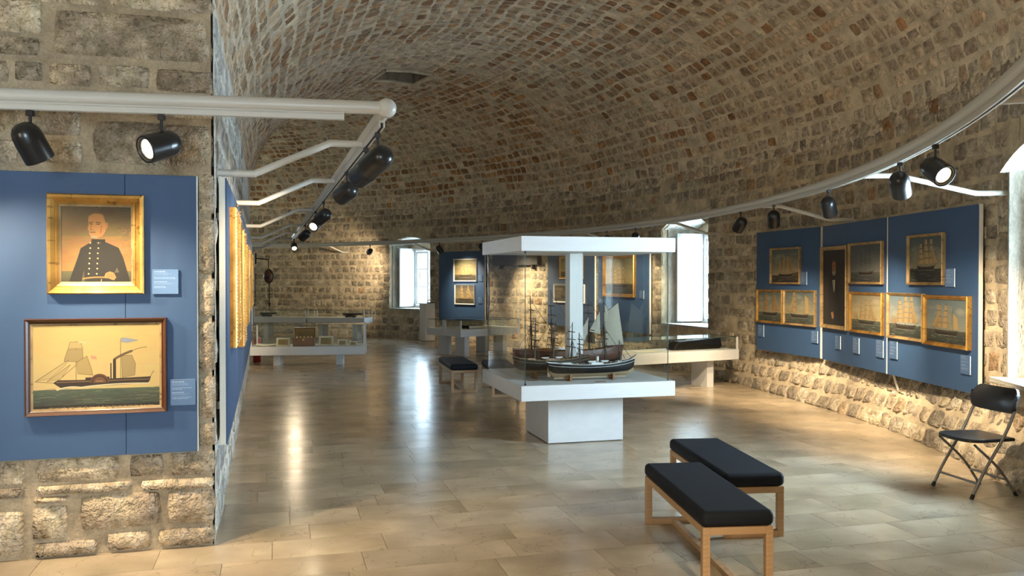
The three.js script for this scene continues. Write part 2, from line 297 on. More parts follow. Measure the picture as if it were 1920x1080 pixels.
// ------------------------------------------------------------------ vault
const VENT = { p0: 0.604, p1: 0.676, t0: 1.50, t1: 1.80 };
const inVent = (p, t, m = 0) => p > VENT.p0 - m && p < VENT.p1 + m && t > VENT.t0 - m * 4 && t < VENT.t1 + m * 4;
const ceiling = new THREE.Group(); ceiling.name = 'ceiling'; scene.add(structure(ceiling));
{
  const P = (PHI1 - PHI_PIER), np = 180, nt = 72, geos = [];
  const pv = (k) => PHI_PIER + P * k / np;
  // snap the vent to the grid of the mortar skin
  VENT.p0 = pv(Math.round((VENT.p0 - PHI_PIER) / P * np)); VENT.p1 = pv(Math.round((VENT.p1 - PHI_PIER) / P * np)); VENT.t0 = Math.PI * Math.round(VENT.t0 / Math.PI * nt) / nt; VENT.t1 = Math.PI * Math.round(VENT.t1 / Math.PI * nt) / nt;
  geos.push(surface(vaultAt, PHI_PIER, PHI1, np, 0, Math.PI, nt, { uvScale: [15, 2.9], skip: (u, v) => inVent(u, v), rough: 0.012, out: 0.001 }));
  geos.push(surface((u, v, o = 0) => vaultAt(u, v, -0.34 - o), PHI_PIER, PHI1, 60, -0.02, Math.PI + 0.02, 30, { uvScale: [15, 2.9] }));
  // near bay: outer half of the vault, then a level soffit
  const half = (u, v, o = 0) => v <= Math.PI / 2 ? vaultAt(u, v, o) : (() => { const c = vaultAt(u, Math.PI / 2, o), ri = rInner(PHI_PIER + 1e-4), rc = (rUp(u) + ri) / 2, [X, Z] = polar(lerp(rc, 8.6, (v - Math.PI / 2) / (Math.PI / 2)), u); return V(X, c.y, Z); })();
  geos.push(surface(half, PHI0, PHI_PIER, 40, 0, Math.PI, 40, { uvScale: [15, 2.9], rough: 0.02 }));
  geos.push(surface((u, v, o = 0) => half(u, v, -0.34 - o), PHI0, PHI_PIER, 30, -0.02, Math.PI, 24, { uvScale: [15, 2.9] }));
  mesh('vault_mortar', join(geos), MAT.vaultMortar, ceiling);
  // lunette above the springing where the near bay meets the vault
  { const pts = []; for (let k = 0; k <= 20; k++) { const th = Math.PI / 2 + Math.PI / 2 * k / 20, ri = rInner(PHI_PIER + 1e-4), ro = rUp(PHI_PIER), a = (ro - ri) / 2; pts.push([(ro + ri) / 2 + a * Math.cos(th), SPRING + RISE * Math.sin(th)]); }
    const g = surface((u, v, o = 0) => { const k = u * 20, i = Math.min(19, Math.floor(k)), f = k - i, r0 = lerp(pts[i][0], pts[i + 1][0], f), y0 = lerp(pts[i][1], pts[i + 1][1], f), [X, Z] = polar(r0, PHI_PIER - o / 15); return V(X, lerp(y0, SPRING + RISE + 0.05, v), Z); }, 0, 1, 20, 0, 1, 3, { uvScale: [3, 2.5] });
    mesh('lunette', g, MAT.vaultMortar, ceiling); }
  // stones: courses run along the hall, a little wavy
  const wavyVault = (u, v, o = 0) => vaultAt(u + (vnoise(u * 70, v * 9, 14) - 0.5) * 0.0035, v + (vnoise(u * 11, v * 4, 3) - 0.5) * 0.030 + (vnoise(u * 40, v * 12, 6) - 0.5) * 0.016, o);
  const r = rng(5), list = [], th = [0]; { let t = 0; while (t < Math.PI) { const ds = 0.165 + r() * 0.045, sp = Math.hypot(3.25 * Math.sin(t), RISE * Math.cos(t)); t += ds / sp; th.push(Math.min(t, Math.PI)); } }
  for (let j = 0; j + 1 < th.length; j++) {
    const tm = (th[j] + th[j + 1]) / 2, ro = 18.4, ri = 11.5, rr = (ro + ri) / 2 + (ro - ri) / 2 * Math.cos(tm); let phi = PHI_PIER + r() * 0.01;
    while (phi < 1.32) {
      const w = (0.165 + r() * 0.14) / rr, g = 0.011 / rr, u0 = phi + g * 0.5, u1 = phi + w - g, gt = (th[j + 1] - th[j]) * 0.035, v0 = th[j] + gt, v1 = th[j + 1] - gt * (1 + r()); phi += w;
      if (u1 > 1.32 || inVent((u0 + u1) / 2, tm, 0.008) || r() < 0.04) continue;
      const k0 = (r() * 0.10) * (v1 - v0), k1 = (r() < 0.3 ? r() * 0.22 : r() * 0.06) * (v1 - v0), mid = vaultAt((u0 + u1) / 2, tm); if (!nearView(mid)) continue;
      const s = stoneData(wavyVault, u0, u1, v0 + k0, v1 - k1, rr, 2.9, 4, 4, { proud: 0.013, lump: 0.011, round: 0.40, ragged: 0.24, sink: 0.007, rim: 0.80, seed: list.length * 0.61, uvOff: [r() * 3, r() * 3] });
      const patch = fbm(u0 * 7, tm * 2.2, 4, 3), pale = fbm(u0 * 8, tm * 2.4, 8, 3) > 0.545 && r() < 0.8 ? 1 : 0, stain = patch > 0.56 && tm < 1.35;
      let col = tm < 0.10 + 0.10 * fbm(u0 * 22, 2, 6, 2) ? pick(r, PALETTE.grey) : pick(r, stain && r() < 0.6 ? PALETTE.rust : PALETTE.brown, 0.22);
      if (r() < 0.15) col = pick(r, PALETTE.rust);
      col = col.map((x, k) => lerp(x, [0.68, 0.59, 0.45][k], pale * 0.55));
      s.color = col.map((x, k) => Math.min(0.8, x * [1.22, 1.22, 1.27][k])); list.push(s);
    }
  }
  layPieces(list, 'stone', 'small_stones', MAT.vaultStone, ceiling);
  // square smoke shaft through the crown
  const sh = []; const q = (p, t, h) => { const v = vaultAt(p, t, 0); v.y += h; return v; };
  const c4 = [[VENT.p0, VENT.t0], [VENT.p1, VENT.t0], [VENT.p1, VENT.t1], [VENT.p0, VENT.t1]];
  for (let k = 0; k < 4; k++) { const a = c4[k], b = c4[(k + 1) % 4]; sh.push(surface((u, v, o = 0) => { const P1 = q(a[0], a[1], 0), P2 = q(b[0], b[1], 0), m = q((VENT.p0 + VENT.p1) / 2, (VENT.t0 + VENT.t1) / 2, 0), p = P1.lerp(P2, u); const d = m.sub(p).setY(0).normalize(); p.addScaledVector(d, o); p.y += v * 3.2 - 0.02; return p; }, 0, 1, 2, 0, 1, 2)); }
  sh.push(surface((u, v, o = 0) => { const p = q(lerp(VENT.p0, VENT.p1, u), lerp(VENT.t0, VENT.t1, v), 3.1); p.y -= o; return p; }, -0.1, 1.1, 2, -0.1, 1.1, 2));
  const vent = mesh('vent_shaft', join(sh), MAT.shaft, ceiling); vent.userData.label = 'dark square shaft in the crown of the vault';
  const rim = []; for (let k = 0; k < 4; k++) { const a = c4[k], b = c4[(k + 1) % 4]; rim.push(tube([vaultAt(a[0], a[1], 0.02), vaultAt((a[0] + b[0]) / 2, (a[1] + b[1]) / 2, 0.02), vaultAt(b[0], b[1], 0.02)], 0.035, 6)); }
  mesh('vent_rim', join(rim), MAT.vaultMortar, ceiling);
}

// ------------------------------------------------------------------ inner block of masonry: the pier face and the wall of the corridor
const wallLeft = new THREE.Group(); wallLeft.name = 'wall_left'; scene.add(structure(wallLeft));
{
  const poly = [...INNER, [-13.6, 22.4], [-12, 14], [-8.5, 6], pierAt(-5.4)];
  const sh = new THREE.Shape(poly.map(([X, Z]) => new THREE.Vector2(X, Z)));
  const g = new THREE.ExtrudeGeometry(sh, { depth: 6.05, bevelEnabled: false }); g.rotateX(-Math.PI / 2); g.translate(0, -0.05, 0); // (X, Z) -> x, z = -Z
  mesh('masonry', g, MAT.pierMortar, wallLeft);
  const r = rng(23), face = (s, y, out = 0) => { const [X, Z] = pierAt(s, out); return V(X, y, Z); };
  // stones of the pier front: [s0, s1, y0, y1, tone]
  const rows = [[-0.925, -0.03, 3.045, 3.33], [-1.20, -0.955, 3.16, 3.36], [-1.20, -0.97, 3.03, 3.14], [-1.5, -1.22, 3.03, 3.34], [-0.60, -0.01, 3.36, 3.46], [-1.25, -0.63, 3.36, 3.52], [-0.9, -0.02, 3.48, 3.72], [-1.6, -0.93, 3.55, 3.72],
    [-0.33, -0.02, 2.86, 3.005], [-0.66, -0.355, 2.87, 3.01], [-0.93, -0.69, 2.86, 3.0], [-1.11, -0.955, 2.88, 3.0], [-1.5, -1.13, 2.86, 3.0],
    [-0.36, -0.02, 2.70, 2.83], [-0.70, -0.385, 2.72, 2.84], [-0.70, -0.015, 2.395, 2.67], [-1.22, -0.735, 2.555, 2.83], [-1.05, -0.735, 2.39, 2.53], [-1.5, -1.08, 2.38, 2.53], [-1.6, -1.25, 2.55, 2.83],
    [-0.075, 0.006, 2.10, 2.36], [-0.08, 0.006, 1.72, 2.08], [-0.075, 0.006, 1.45, 1.70], [-0.08, 0.006, 1.10, 1.43], [-0.07, 0.006, 0.80, 1.08], [-0.08, 0.006, 0.63, 0.78],
    [-0.26, -0.01, 0.45, 0.60], [-0.49, -0.29, 0.46, 0.60], [-1.02, -0.53, 0.45, 0.60], [-1.55, -1.05, 0.45, 0.6], [-0.43, -0.01, 0.375, 0.435], [-1.02, -0.46, 0.385, 0.44], [-1.5, -1.05, 0.38, 0.44],
    [-0.78, -0.30, 0.145, 0.365], [-0.27, -0.015, 0.15, 0.36], [-1.03, -0.83, 0.115, 0.32], [-1.35, -1.07, 0.03, 0.30], [-0.62, -0.36, 0.015, 0.125], [-0.33, -0.02, 0.01, 0.125], [-1.03, -0.66, 0.01, 0.095], [-1.7, -1.38, 0.05, 0.34], [-1.02, -0.82, 0.335, 0.372]];
  for (const [s0, e, y0, y1] of rows) { const s1 = e > -0.04 ? 0.020 : e;
    const low = y0 < 0.44, n = Math.max(4, Math.round((s1 - s0) / 0.05)), m = Math.max(4, Math.round((y1 - y0) / 0.05));
    const d = stoneData(face, s0, s1, y0, y1, 1, 1, n, m, { proud: low ? 0.055 : 0.028, lump: low ? 0.022 : 0.012, round: 0.22, ragged: 0.05, seed: s0 * 7 + y0 * 13, rim: 0.9, uvOff: [r(), r()] });
    d.color = pick(r, PALETTE.grey, 0.12).map((x, k) => Math.min(0.8, x * [1.16, 1.13, 1.08][k])); mesh('stone', toGeometry([d]), MAT.pierStone, wallLeft);
  }
  // limewashed stones of the corridor side
  const side = (i) => { const [ax, az] = INNER[i], [bx, bz] = INNER[i + 1], L = Math.hypot(bx - ax, bz - az), dx = (bx - ax) / L, dz = (bz - az) / L; return { L, f: (s, y, out = 0) => V(ax + dx * s + dz * out, y, az + dz * s - dx * out) }; };
  for (let i = 0; i < 3; i++) {
    const { L, f } = side(i); mesh('limewash', surface(f, 0, L, Math.ceil(L * 7), 0.0, SPRING + 0.06, 22, { out: 0.014, rough: 0.022 }), MAT.lime, wallLeft);
    let y = 0.02; while (y < SPRING) { const h = 0.22 + r() * 0.1; let s = r() * 0.1 + 0.02; while (s < L - 0.1) { const w = Math.min(0.25 + r() * 0.3, L - s); if (i < 2 || r() < 0.5) { const d = stoneData(f, s, s + w - 0.02, y, y + h - 0.02, 1, 1, 5, 4, { proud: 0.03, lump: 0.012, round: 0.3, ragged: 0.08, seed: s * 5 + y * 3, uvOff: [r(), r()] }); d.color = pick(r, [[0.66, 0.65, 0.61], [0.58, 0.56, 0.51], [0.70, 0.69, 0.66]], 0.08); if (s + i * 9 < 12) mesh('stone', toGeometry([d]), MAT.stone, wallLeft); } s += w; } y += h; }
  }
}
// walls that close the near bay and the far end
{
  structure(mesh('wall_inner', join([surface((u, v, o = 0) => { const [X, Z] = polar(9.1 + o, u); return V(X, v, Z); }, PHI0, -0.44, 16, -0.05, 6.1, 8, { uvScale: [9, 1] }), surface((u, v, o = 0) => { const [X, Z] = polar(8.7 - o, u); return V(X, v, Z); }, PHI0, -0.44, 16, -0.05, 6.1, 2, { uvScale: [9, 1] })]), MAT.mortar));
  const radial = (phi, ri, ro, top, sgn) => [0, 0.3].map((d) => surface((u, v, o = 0) => { const [X, Z] = polar(u, phi); const nx = -Math.sin(phi), nz = Math.cos(phi), k = sgn * (d ? d + o : -o); return V(X + nx * k, v, Z + nz * k); }, ri, ro, 10, -0.05, top, 8, { uvScale: [1, 1] }));
  // rear wall behind the camera with a glazed door; local x runs outwards along the wall, -z into the room
  const [RX, RZ] = polar(0, PHI0), rear = new THREE.Group(); rear.name = 'wall_rear'; rear.position.copy(V(RX, 0, RZ)); rear.rotation.y = PHI0; scene.add(structure(rear));
  const D0 = 16.35, D1 = 17.65, DT = 2.6, wallBox = (x0, x1, y0, y1) => new THREE.BoxGeometry(x1 - x0, y1 - y0, 0.4).translate((x0 + x1) / 2, (y0 + y1) / 2, 0.2);
  mesh('masonry', join([wallBox(8.6, D0, -0.05, 6.4), wallBox(D1, 19.4, -0.05, 6.4), wallBox(D0, D1, DT, 6.4)]), MAT.mortar, rear);
  const door = new THREE.Group(); door.name = 'door_1'; door.position.copy(rear.position); door.rotation.y = PHI0; scene.add(structure(door));
  mesh('door_frame', join([boxAt(0.08, DT, 0.12, D0 + 0.03, DT / 2, 0.2), boxAt(0.08, DT, 0.12, D1 - 0.03, DT / 2, 0.2), boxAt(D1 - D0, 0.08, 0.12, (D0 + D1) / 2, DT - 0.03, 0.2)]), MAT.windowWhite, door);
  for (const s of [-1, 1]) { const leaf = group('door_leaf', door), x = (D0 + D1) / 2 + s * 0.29; mesh('leaf_frame', join([boxAt(0.08, 2.48, 0.05, x - 0.245, 1.26, 0.2), boxAt(0.08, 2.48, 0.05, x + 0.245, 1.26, 0.2), boxAt(0.56, 0.25, 0.05, x, 0.14, 0.2), boxAt(0.56, 0.09, 0.05, x, 2.46, 0.2), boxAt(0.56, 0.04, 0.04, x, 1.3, 0.2)]), MAT.windowWhite, leaf); mesh('pane', new THREE.PlaneGeometry(0.44, 1.05).rotateY(Math.PI).translate(x, 0.78, 0.2), MAT.glass, leaf); mesh('pane', new THREE.PlaneGeometry(0.44, 1.1).rotateY(Math.PI).translate(x, 1.87, 0.2), MAT.glass, leaf); }
  const DL = new THREE.RectAreaLight(rgb(1.0, 0.85, 0.64), DOORDAY, 1.1, 2.2); DL.name = 'door_light'; DL.position.copy(door.localToWorld(new THREE.Vector3((D0 + D1) / 2, 1.35, 0.33))); door.updateMatrixWorld(); DL.position.copy(door.localToWorld(new THREE.Vector3((D0 + D1) / 2, 1.35, 0.33))); { const q = door.localToWorld(new THREE.Vector3((D0 + D1) / 2, 1.35, -5)); DL.lookAt(q.x, q.y, q.z); } DL.castShadow = true; scene.add(DL);
  structure(mesh('wall_end', join(radial(PHI1, 13.6, 19.3, 6.4, 1)), MAT.mortar));
}

// ------------------------------------------------------------------ floor of limestone slabs, laid square to the pier
const AX = 0.272, floorAt = (p, q, h = 0) => V(p * Math.cos(AX) - q * Math.sin(AX), h, p * Math.sin(AX) + q * Math.cos(AX));
const floor = new THREE.Group(); floor.name = 'floor'; scene.add(structure(floor));
{
  const g = new THREE.BoxGeometry(30, 0.3, 44); g.translate(-6, -0.154, -10); mesh('bedding', g, MAT.grout, floor);
  MAT.slabs = [0.61, 0.597, 0.623].map((k, i) => std({ color: rgb(k, k * [0.832, 0.825, 0.84][i], k * [0.615, 0.60, 0.635][i]), map: TEX.marble, roughness: 0.25, roughnessMap: TEX.marbleRough }));
  const r = rng(77), lists = [[], [], []]; let q = -3;
  while (q < 31) {
    const d = 0.30 + r() * 0.09; let p = -9 + r() * 0.6;
    while (p < 14) {
      const w = 0.42 + r() * 0.55, c = floorAt(p + w / 2, q + d / 2), R = Math.hypot(c.x - CX, -c.z - CZ); 
      if (R < 18.9 && R > 9.5 && nearView(c) && ![[0, 0], [w, 0], [w, d], [0, d]].every(([a, b]) => { const k = floorAt(p + a, q + b); return insidePoly(k.x, -k.z); })) {
        const e = 0.0014, b = 0.0003, pts = [[p + e, q + e], [p + w - e, q + e], [p + w - e, q + d - e], [p + e, q + d - e]], pos = [], uv = [], off = [r() * 5, r() * 5], tilt = 0, lift = 0;
        const put = (a, c2, h) => { const v = floorAt(a, c2, h); pos.push(v.x, v.y, v.z); uv.push((a - p) * 0.55 + off[0], (c2 - q) * 0.55 + off[1]); };
        pts.forEach(([a, c2], k) => put(a + (k === 0 || k === 3 ? b : -b), c2 + (k < 2 ? b : -b), lift + (k < 2 ? tilt : -tilt)));
        pts.forEach(([a, c2]) => put(a, c2, -0.002)); pts.forEach(([a, c2]) => put(a, c2, -0.012));
        const idx = [0, 1, 2, 0, 2, 3]; for (const o of [0, 4]) for (let k = 0; k < 4; k++) { const n = (k + 1) % 4; idx.push(o + 4 + k, o + 4 + n, o + k, o + 4 + n, o + n, o + k); }
        lists[Math.floor(r() * 3)].push({ pos, uv, idx, centre: c, normal: new THREE.Vector3(0, 1, 0), area: w * d });
      }
      p += w;
    }
    q += d;
  }
  lists.forEach((l, k) => { for (const s of l) flatten(s); layPieces(l, 'slab', 'small_slabs', MAT.slabs[k], floor, 100); });
}
function flatten(s) {                                          // own vertices for every face, so that edges stay crisp
  const pos = [], uv = [], idx = []; for (const k of s.idx) { idx.push(pos.length / 3); pos.push(s.pos[3 * k], s.pos[3 * k + 1], s.pos[3 * k + 2]); uv.push(s.uv[2 * k], s.uv[2 * k + 1]); } s.pos = pos; s.uv = uv; s.idx = idx;
}
function insidePoly(X, Z) { const poly = [...INNER, [-13.6, 22.4], [-12, 14], [-8.5, 6], pierAt(-5.4)]; let c = false; for (let i = 0, j = poly.length - 1; i < poly.length; j = i++) { const [a, b] = poly[i], [d, e] = poly[j]; if ((b > Z) !== (e > Z) && X < (d - a) * (Z - b) / (e - b) + a) c = !c; } return c; }

// ------------------------------------------------------------------ windows in the niches
WIN.forEach((c, k) => {
  const [X, Z] = polar(19.16, c), w = new THREE.Group(); w.name = 'window_' + (k + 1); w.position.copy(V(X, 0, Z)); w.rotation.y = c - Math.PI / 2; scene.add(structure(w));
  // local: x along the wall to the left niche side first, z into the room
  const B = 0.88, T = 2.50, HW = 0.55;
  mesh('window_frame', join([boxAt(0.06, T - B, 0.09, -HW + 0.02, (B + T) / 2, 0), boxAt(0.06, T - B, 0.09, HW - 0.02, (B + T) / 2, 0), boxAt(2 * HW, 0.06, 0.09, 0, B, 0), boxAt(2 * HW, 0.06, 0.09, 0, T, 0)]), MAT.windowWhite, w);
  for (const s of [-1, 1]) {
    const leaf = group('casement', w), x0 = s * 0.262, hw = 0.235, hh = (T - B - 0.1) / 2, ym = (T + B) / 2;
    mesh('casement_frame', join([boxAt(0.05, 2 * hh, 0.05, x0 - hw + 0.02, ym, 0), boxAt(0.05, 2 * hh, 0.05, x0 + hw - 0.02, ym, 0), boxAt(2 * hw, 0.05, 0.05, x0, ym - hh + 0.025, 0), boxAt(2 * hw, 0.06, 0.05, x0, ym + hh - 0.03, 0), boxAt(2 * hw, 0.028, 0.04, x0, ym - hh / 3, 0), boxAt(2 * hw, 0.028, 0.04, x0, ym + hh / 3, 0)]), MAT.windowWhite, leaf);
    for (let i = 0; i < 3; i++) mesh('pane', new THREE.PlaneGeometry(2 * hw - 0.06, 2 * hh / 3 - 0.03).translate(x0, ym + (i - 1) * hh * 2 / 3, 0), MAT.glass, leaf);
  }
  for (const s of [-1, 1]) {                                     // shutters folded back into the niche
    const sh = group('shutter', w), len = 0.53, h = T - B + 0.05, ym = (T + B) / 2 + 0.01; sh.position.set(s * (HW + 0.02), 0, 0.06); sh.rotation.y = s * 0.10;
    mesh('leaf', join([boxAt(0.026, h, len, 0, ym, len / 2, 0.003), ...[-1, 1].flatMap((f) => [boxAt(0.012, h, 0.07, f * 0.016, ym, 0.036, 0.002), boxAt(0.012, h, 0.07, f * 0.016, ym, len - 0.036, 0.002), boxAt(0.012, 0.08, len, f * 0.016, ym - h / 2 + 0.04, len / 2, 0.002), boxAt(0.012, 0.08, len, f * 0.016, ym + h / 2 - 0.04, len / 2, 0.002)])]), MAT.windowWhite, sh);
    for (const hy of [ym - 0.6, ym + 0.6]) mesh('hinge', rod([0, hy - 0.03, -0.005], [0, hy + 0.03, -0.005], 0.012), MAT.windowWhite, sh);
  }
  mesh('window_sill', join([boxAt(1.66, 0.045, 0.80, 0, SILL + 0.012, 0.42, 0.008), boxAt(1.10, 0.05, 0.2, 0, SILL + 0.05, 0.0, 0.006)]), MAT.lime, w);
  for (const s of [-1, 1]) mesh('reveal', boxAt(0.03, 1.84, 0.66, s * 0.79, SILL + 0.95, 0.36, 0.01), MAT.lime, w);
  { const g = surface((u, v, o = 0) => new THREE.Vector3(u, 2.615 + 0.22 * (1 - (u / 0.8) ** 2) - o, v), -0.79, 0.79, 12, 0.0, 0.76, 3, { out: 0.012 }); mesh('arch_soffit', g, MAT.lime, w); }
  const L = new THREE.RectAreaLight(DAYCOLOR, DAY[k], 1.04, 1.55); L.name = 'daylight'; L.position.copy(w.position).setY((B + T) / 2); const d = V(CX, (B + T) / 2, CZ); 
  const out = w.position.clone().sub(d).setY(0).normalize(); L.position.addScaledVector(out, 0.10); L.lookAt(d.x, (B + T) / 2, d.z); L.castShadow = true; scene.add(L);
});

// ------------------------------------------------------------------ track rails with brackets
const RAIL_Y = 2.65;
function bracketPoints(from, to, low, high) {                   // from the wall to the rail: level, rising, level
  const a = from.clone().setY(low), d = to.clone().setY(low).sub(a), L = d.length(); d.normalize();
  return [a, a.clone().addScaledVector(d, L * 0.25), a.clone().addScaledVector(d, L * 0.76).setY(high), a.clone().addScaledVector(d, L).setY(high)];
}
function bracket(parent, from, to, low, high) {
  const p = bracketPoints(from, to, low, high);
  const arm = mesh('bracket', join([tube(p, 0.024, 8, 30), ...p.slice(1, 3).map((q) => new THREE.SphereGeometry(0.0245, 8, 6).translate(q.x, q.y, q.z))]), MAT.pipe, parent);
  const d = p[0].clone().sub(p[1]).normalize(); mesh('wall_flange', rod(p[0].clone().addScaledVector(d, 0.01), p[0].clone().addScaledVector(d, -0.012), 0.045), MAT.pipe, arm);
  return p;
}
const JOINT = V(-0.703, RAIL_Y, 4.80), LFRONT = V(-4.9, RAIL_Y, 4.05), LFAR = V(-5.30, RAIL_Y, 20.6);
{
  const t = thing('track_rail', 'white pipe lighting rail with a ball elbow beside the pier and inner wall', 'lighting rail', new THREE.Vector3());
  mesh('pipe', rod(LFRONT, JOINT, 0.037, 0.037, 20), MAT.pipe, t).userData.label = 'pipe running across in front of the pier';
  mesh('pipe', rod(JOINT, LFAR, 0.037, 0.037, 20), MAT.pipe, t).userData.label = 'pipe running away along the corridor';
  mesh('elbow', new THREE.SphereGeometry(0.055, 24, 16).translate(...JOINT.toArray()), MAT.pipe, t);
  for (const [a, b, k0, k1] of [[LFRONT, JOINT, 0, 0.945], [JOINT, LFAR, 0.012, 0.99]]) {
    const A = a.clone().lerp(b, k0), B = a.clone().lerp(b, k1), d = B.clone().sub(A), L = d.length(), turn = Math.atan2(-d.z, d.x), m = A.clone().add(B).multiplyScalar(0.5);
    const tr = mesh('lighting_track', join([[0.036, 0.014, 0.0, -0.040], [0.010, 0.034, 0.0, -0.057, 0.013], [0.010, 0.034, 0.0, -0.057, -0.013]].map(([w, h, , y, z = 0]) => rbox(L, h, w, 0.002).translate(0, y, z).rotateY(turn).translate(m.x, m.y, m.z))), MAT.pipe, t);
    mesh('contact_slot', rbox(L - 0.02, 0.006, 0.018, 0.001).translate(0, -0.067, 0).rotateY(turn).translate(m.x, m.y, m.z), MAT.slot, tr);
  }
  const tops = [];
  for (const Z of [5.58, 7.8, 11.3, 14.6, 17.0, 19.7]) {
    let i = 0; while (i < 2 && INNER[i + 1][1] < Z) i++;
    const f = (Z - INNER[i][1]) / (INNER[i + 1][1] - INNER[i][1]), w = V(lerp(INNER[i][0], INNER[i + 1][0], f) + 0.02, 0, Z), Zr = Z + 0.27, r = JOINT.clone().lerp(LFAR, (Zr - 4.80) / 15.8);
    tops.push(bracket(t, w, r, 2.385, 2.61));
  }
  for (const k of [0, 2, 4]) mesh('stay_wire', rod(tops[k][2], tops[k][2].clone().add(V(-0.42, 0.62, 0.25)), 0.005, 0.005, 6), MAT.steel, t);
}
const RRAIL = 17.27;
{
  const t = thing('curved_track_rail', 'long white curved pipe lighting rail following the right wall', 'lighting rail', new THREE.Vector3());
  const pt = (phi, dy = 0, dr = 0) => { const [X, Z] = polar(RRAIL + dr, phi); return V(X, RAIL_Y + dy, Z); }, arc = (dy, dr, n) => { const a = []; for (let k = 0; k <= n; k++) a.push(pt(lerp(-1.0, 1.36, k / n), dy, dr)); return a; };
  mesh('pipe', tube(arc(0, 0, 60), 0.037, 16, 180, true), MAT.pipe, t);
  const ring = (dr0, dr1, y0, y1) => { const sec = [[dr0, y0], [dr1, y0], [dr1, y1], [dr0, y1]], geos = []; for (let s = 0; s < 4; s++) { const [a, b] = [sec[s], sec[(s + 1) % 4]], cx = (dr0 + dr1) / 2, cy = (y0 + y1) / 2; geos.push(surface((u, v, o = 0) => { const dr = lerp(a[0], b[0], v), dy = lerp(a[1], b[1], v), l = Math.hypot(dr - cx, dy - cy) || 1; return pt(u, dy + o * (dy - cy) / l, dr + o * (dr - cx) / l); }, -1.0, 1.36, 150, 0, 1, 1)); } return join(geos); };
  const tr = mesh('lighting_track', join([ring(-0.018, 0.018, -0.046, -0.034), ring(-0.018, -0.008, -0.076, -0.042), ring(0.008, 0.018, -0.076, -0.042)]), MAT.pipe, t);
  mesh('contact_slot', ring(-0.009, 0.009, -0.070, -0.064), MAT.slot, tr);
  for (const phi of [-0.66, -0.475, -0.287, -0.096, 0.09, 0.285, 0.475, 0.665, 0.855, 1.04, 1.22]) { const p = bracket(t, wallAt(phi, 2.44, -0.01), pt(phi), 2.44, 2.605); if (phi > 0 && phi < 0.5) mesh('stay_wire', rod(p[2], p[0].clone().setY(3.0), 0.005, 0.005, 6), MAT.steel, t); }
}

// ------------------------------------------------------------------ track spotlights
const bodyGeo = new THREE.LatheGeometry([[0.0, 0.105], [0.03, 0.101], [0.052, 0.088], [0.066, 0.068], [0.073, 0.042], [0.075, 0.012], [0.0755, 0.010], [0.0755, 0.004], [0.075, 0.002], [0.0755, -0.10], [0.073, -0.104], [0.066, -0.104], [0.062, -0.098], [0.060, -0.075], [0.058, -0.06]].map(([x, y]) => new THREE.Vector2(x, y)), 28);
const ringGeo = new THREE.TorusGeometry(0.063, 0.004, 8, 28).rotateX(Math.PI / 2).translate(0, -0.092, 0);
const lensGeo = new THREE.CylinderGeometry(0.052, 0.058, 0.012, 28).translate(0, -0.078, 0);
const reflGeo = new THREE.TorusGeometry(0.056, 0.005, 8, 28).rotateX(Math.PI / 2).translate(0, -0.086, 0);
function spotlight(at, aim, label, power = 1, cone = 0.52, grp = 'track spotlights') {
  const t = thing('track_spotlight', label, 'spotlight', at.clone().setY(RAIL_Y - 0.075), 0, grp);
  mesh('track_adapter', rbox(0.034, 0.03, 0.034, 0.004).translate(0, -0.016, 0), MAT.black, t);
  mesh('stem', rod([0, -0.02, 0], [0, -0.135, 0], 0.0085), MAT.black, t);
  const head = group('lamp_head', t); head.position.set(0, -0.165, 0);
  const wp = t.position.clone().add(head.position), dir = aim.clone().sub(wp).normalize();
  head.quaternion.setFromUnitVectors(new THREE.Vector3(0, -1, 0), dir);
  mesh('housing', bodyGeo, MAT.black, head); mesh('bezel', ringGeo, MAT.black, head); mesh('reflector', reflGeo, MAT.steel, head); mesh('lens', lensGeo, MAT.lens, head);
  const L = new THREE.SpotLight(LAMPCOLOR, LAMP * power, 0, cone, 0.85, 2); L.name = 'spot_beam'; L.castShadow = true; L.shadow.radius = 2; L.shadow.mapSize.set(512, 512);
  L.position.copy(dir).multiplyScalar(0.112).add(head.position); L.target.position.copy(aim).sub(t.position); t.add(L); t.add(L.target); return t;
}
const onLeftRail = (Z) => JOINT.clone().lerp(LFAR, (Z - 4.80) / 15.8), onFront = (X) => LFRONT.clone().lerp(JOINT, (X + 4.9) / 4.197), onRight = (phi) => { const [X, Z] = polar(RRAIL, phi); return V(X, RAIL_Y, Z); };
spotlight(onFront(-2.52), V(-2.05, 0.75, 5.42), 'black spotlight hanging before the pier, tilted down, left of the two there', 0.42, 0.72);
spotlight(onFront(-1.88), V(-3.0, 1.7, 3.0), 'black spotlight before the pier with its glowing lens turned left', 0.5, 0.5);
spotlight(onFront(-3.35), V(-2.5, 1.15, 5.25), 'black spotlight left of the picture edge lighting the captain portrait', 0.42, 0.66);
spotlight(onLeftRail(5.17), V(-2.75, 1.2, 7.0), 'foremost large black spotlight under the corridor rail near the elbow', 0.6);
spotlight(onLeftRail(5.76), V(-3.05, 1.5, 7.9), 'black spotlight just behind the foremost one on the corridor rail', 0.6);
spotlight(onLeftRail(7.08), V(-3.4, 1.4, 9.0), 'black spotlight third along the corridor rail from the elbow', 0.6);
spotlight(onLeftRail(9.82), V(-3.9, 1.5, 11.8), 'black spotlight fourth along the corridor rail, aimed at gilt frames', 0.7);
spotlight(onLeftRail(11.3), V(-3.35, 0.7, 8.2), 'spotlight on corridor rail with glowing lens facing the camera', 0.1);
spotlight(onLeftRail(14.2), V(-4.9, 1.4, 15.3), 'small dark spotlight on the corridor rail before the far glowing one', 0.8);
spotlight(onLeftRail(19.4), V(-4.0, 0.4, 16.6), 'farthest spotlight on the corridor rail, glowing above the low showcase', 0.12, 0.8);
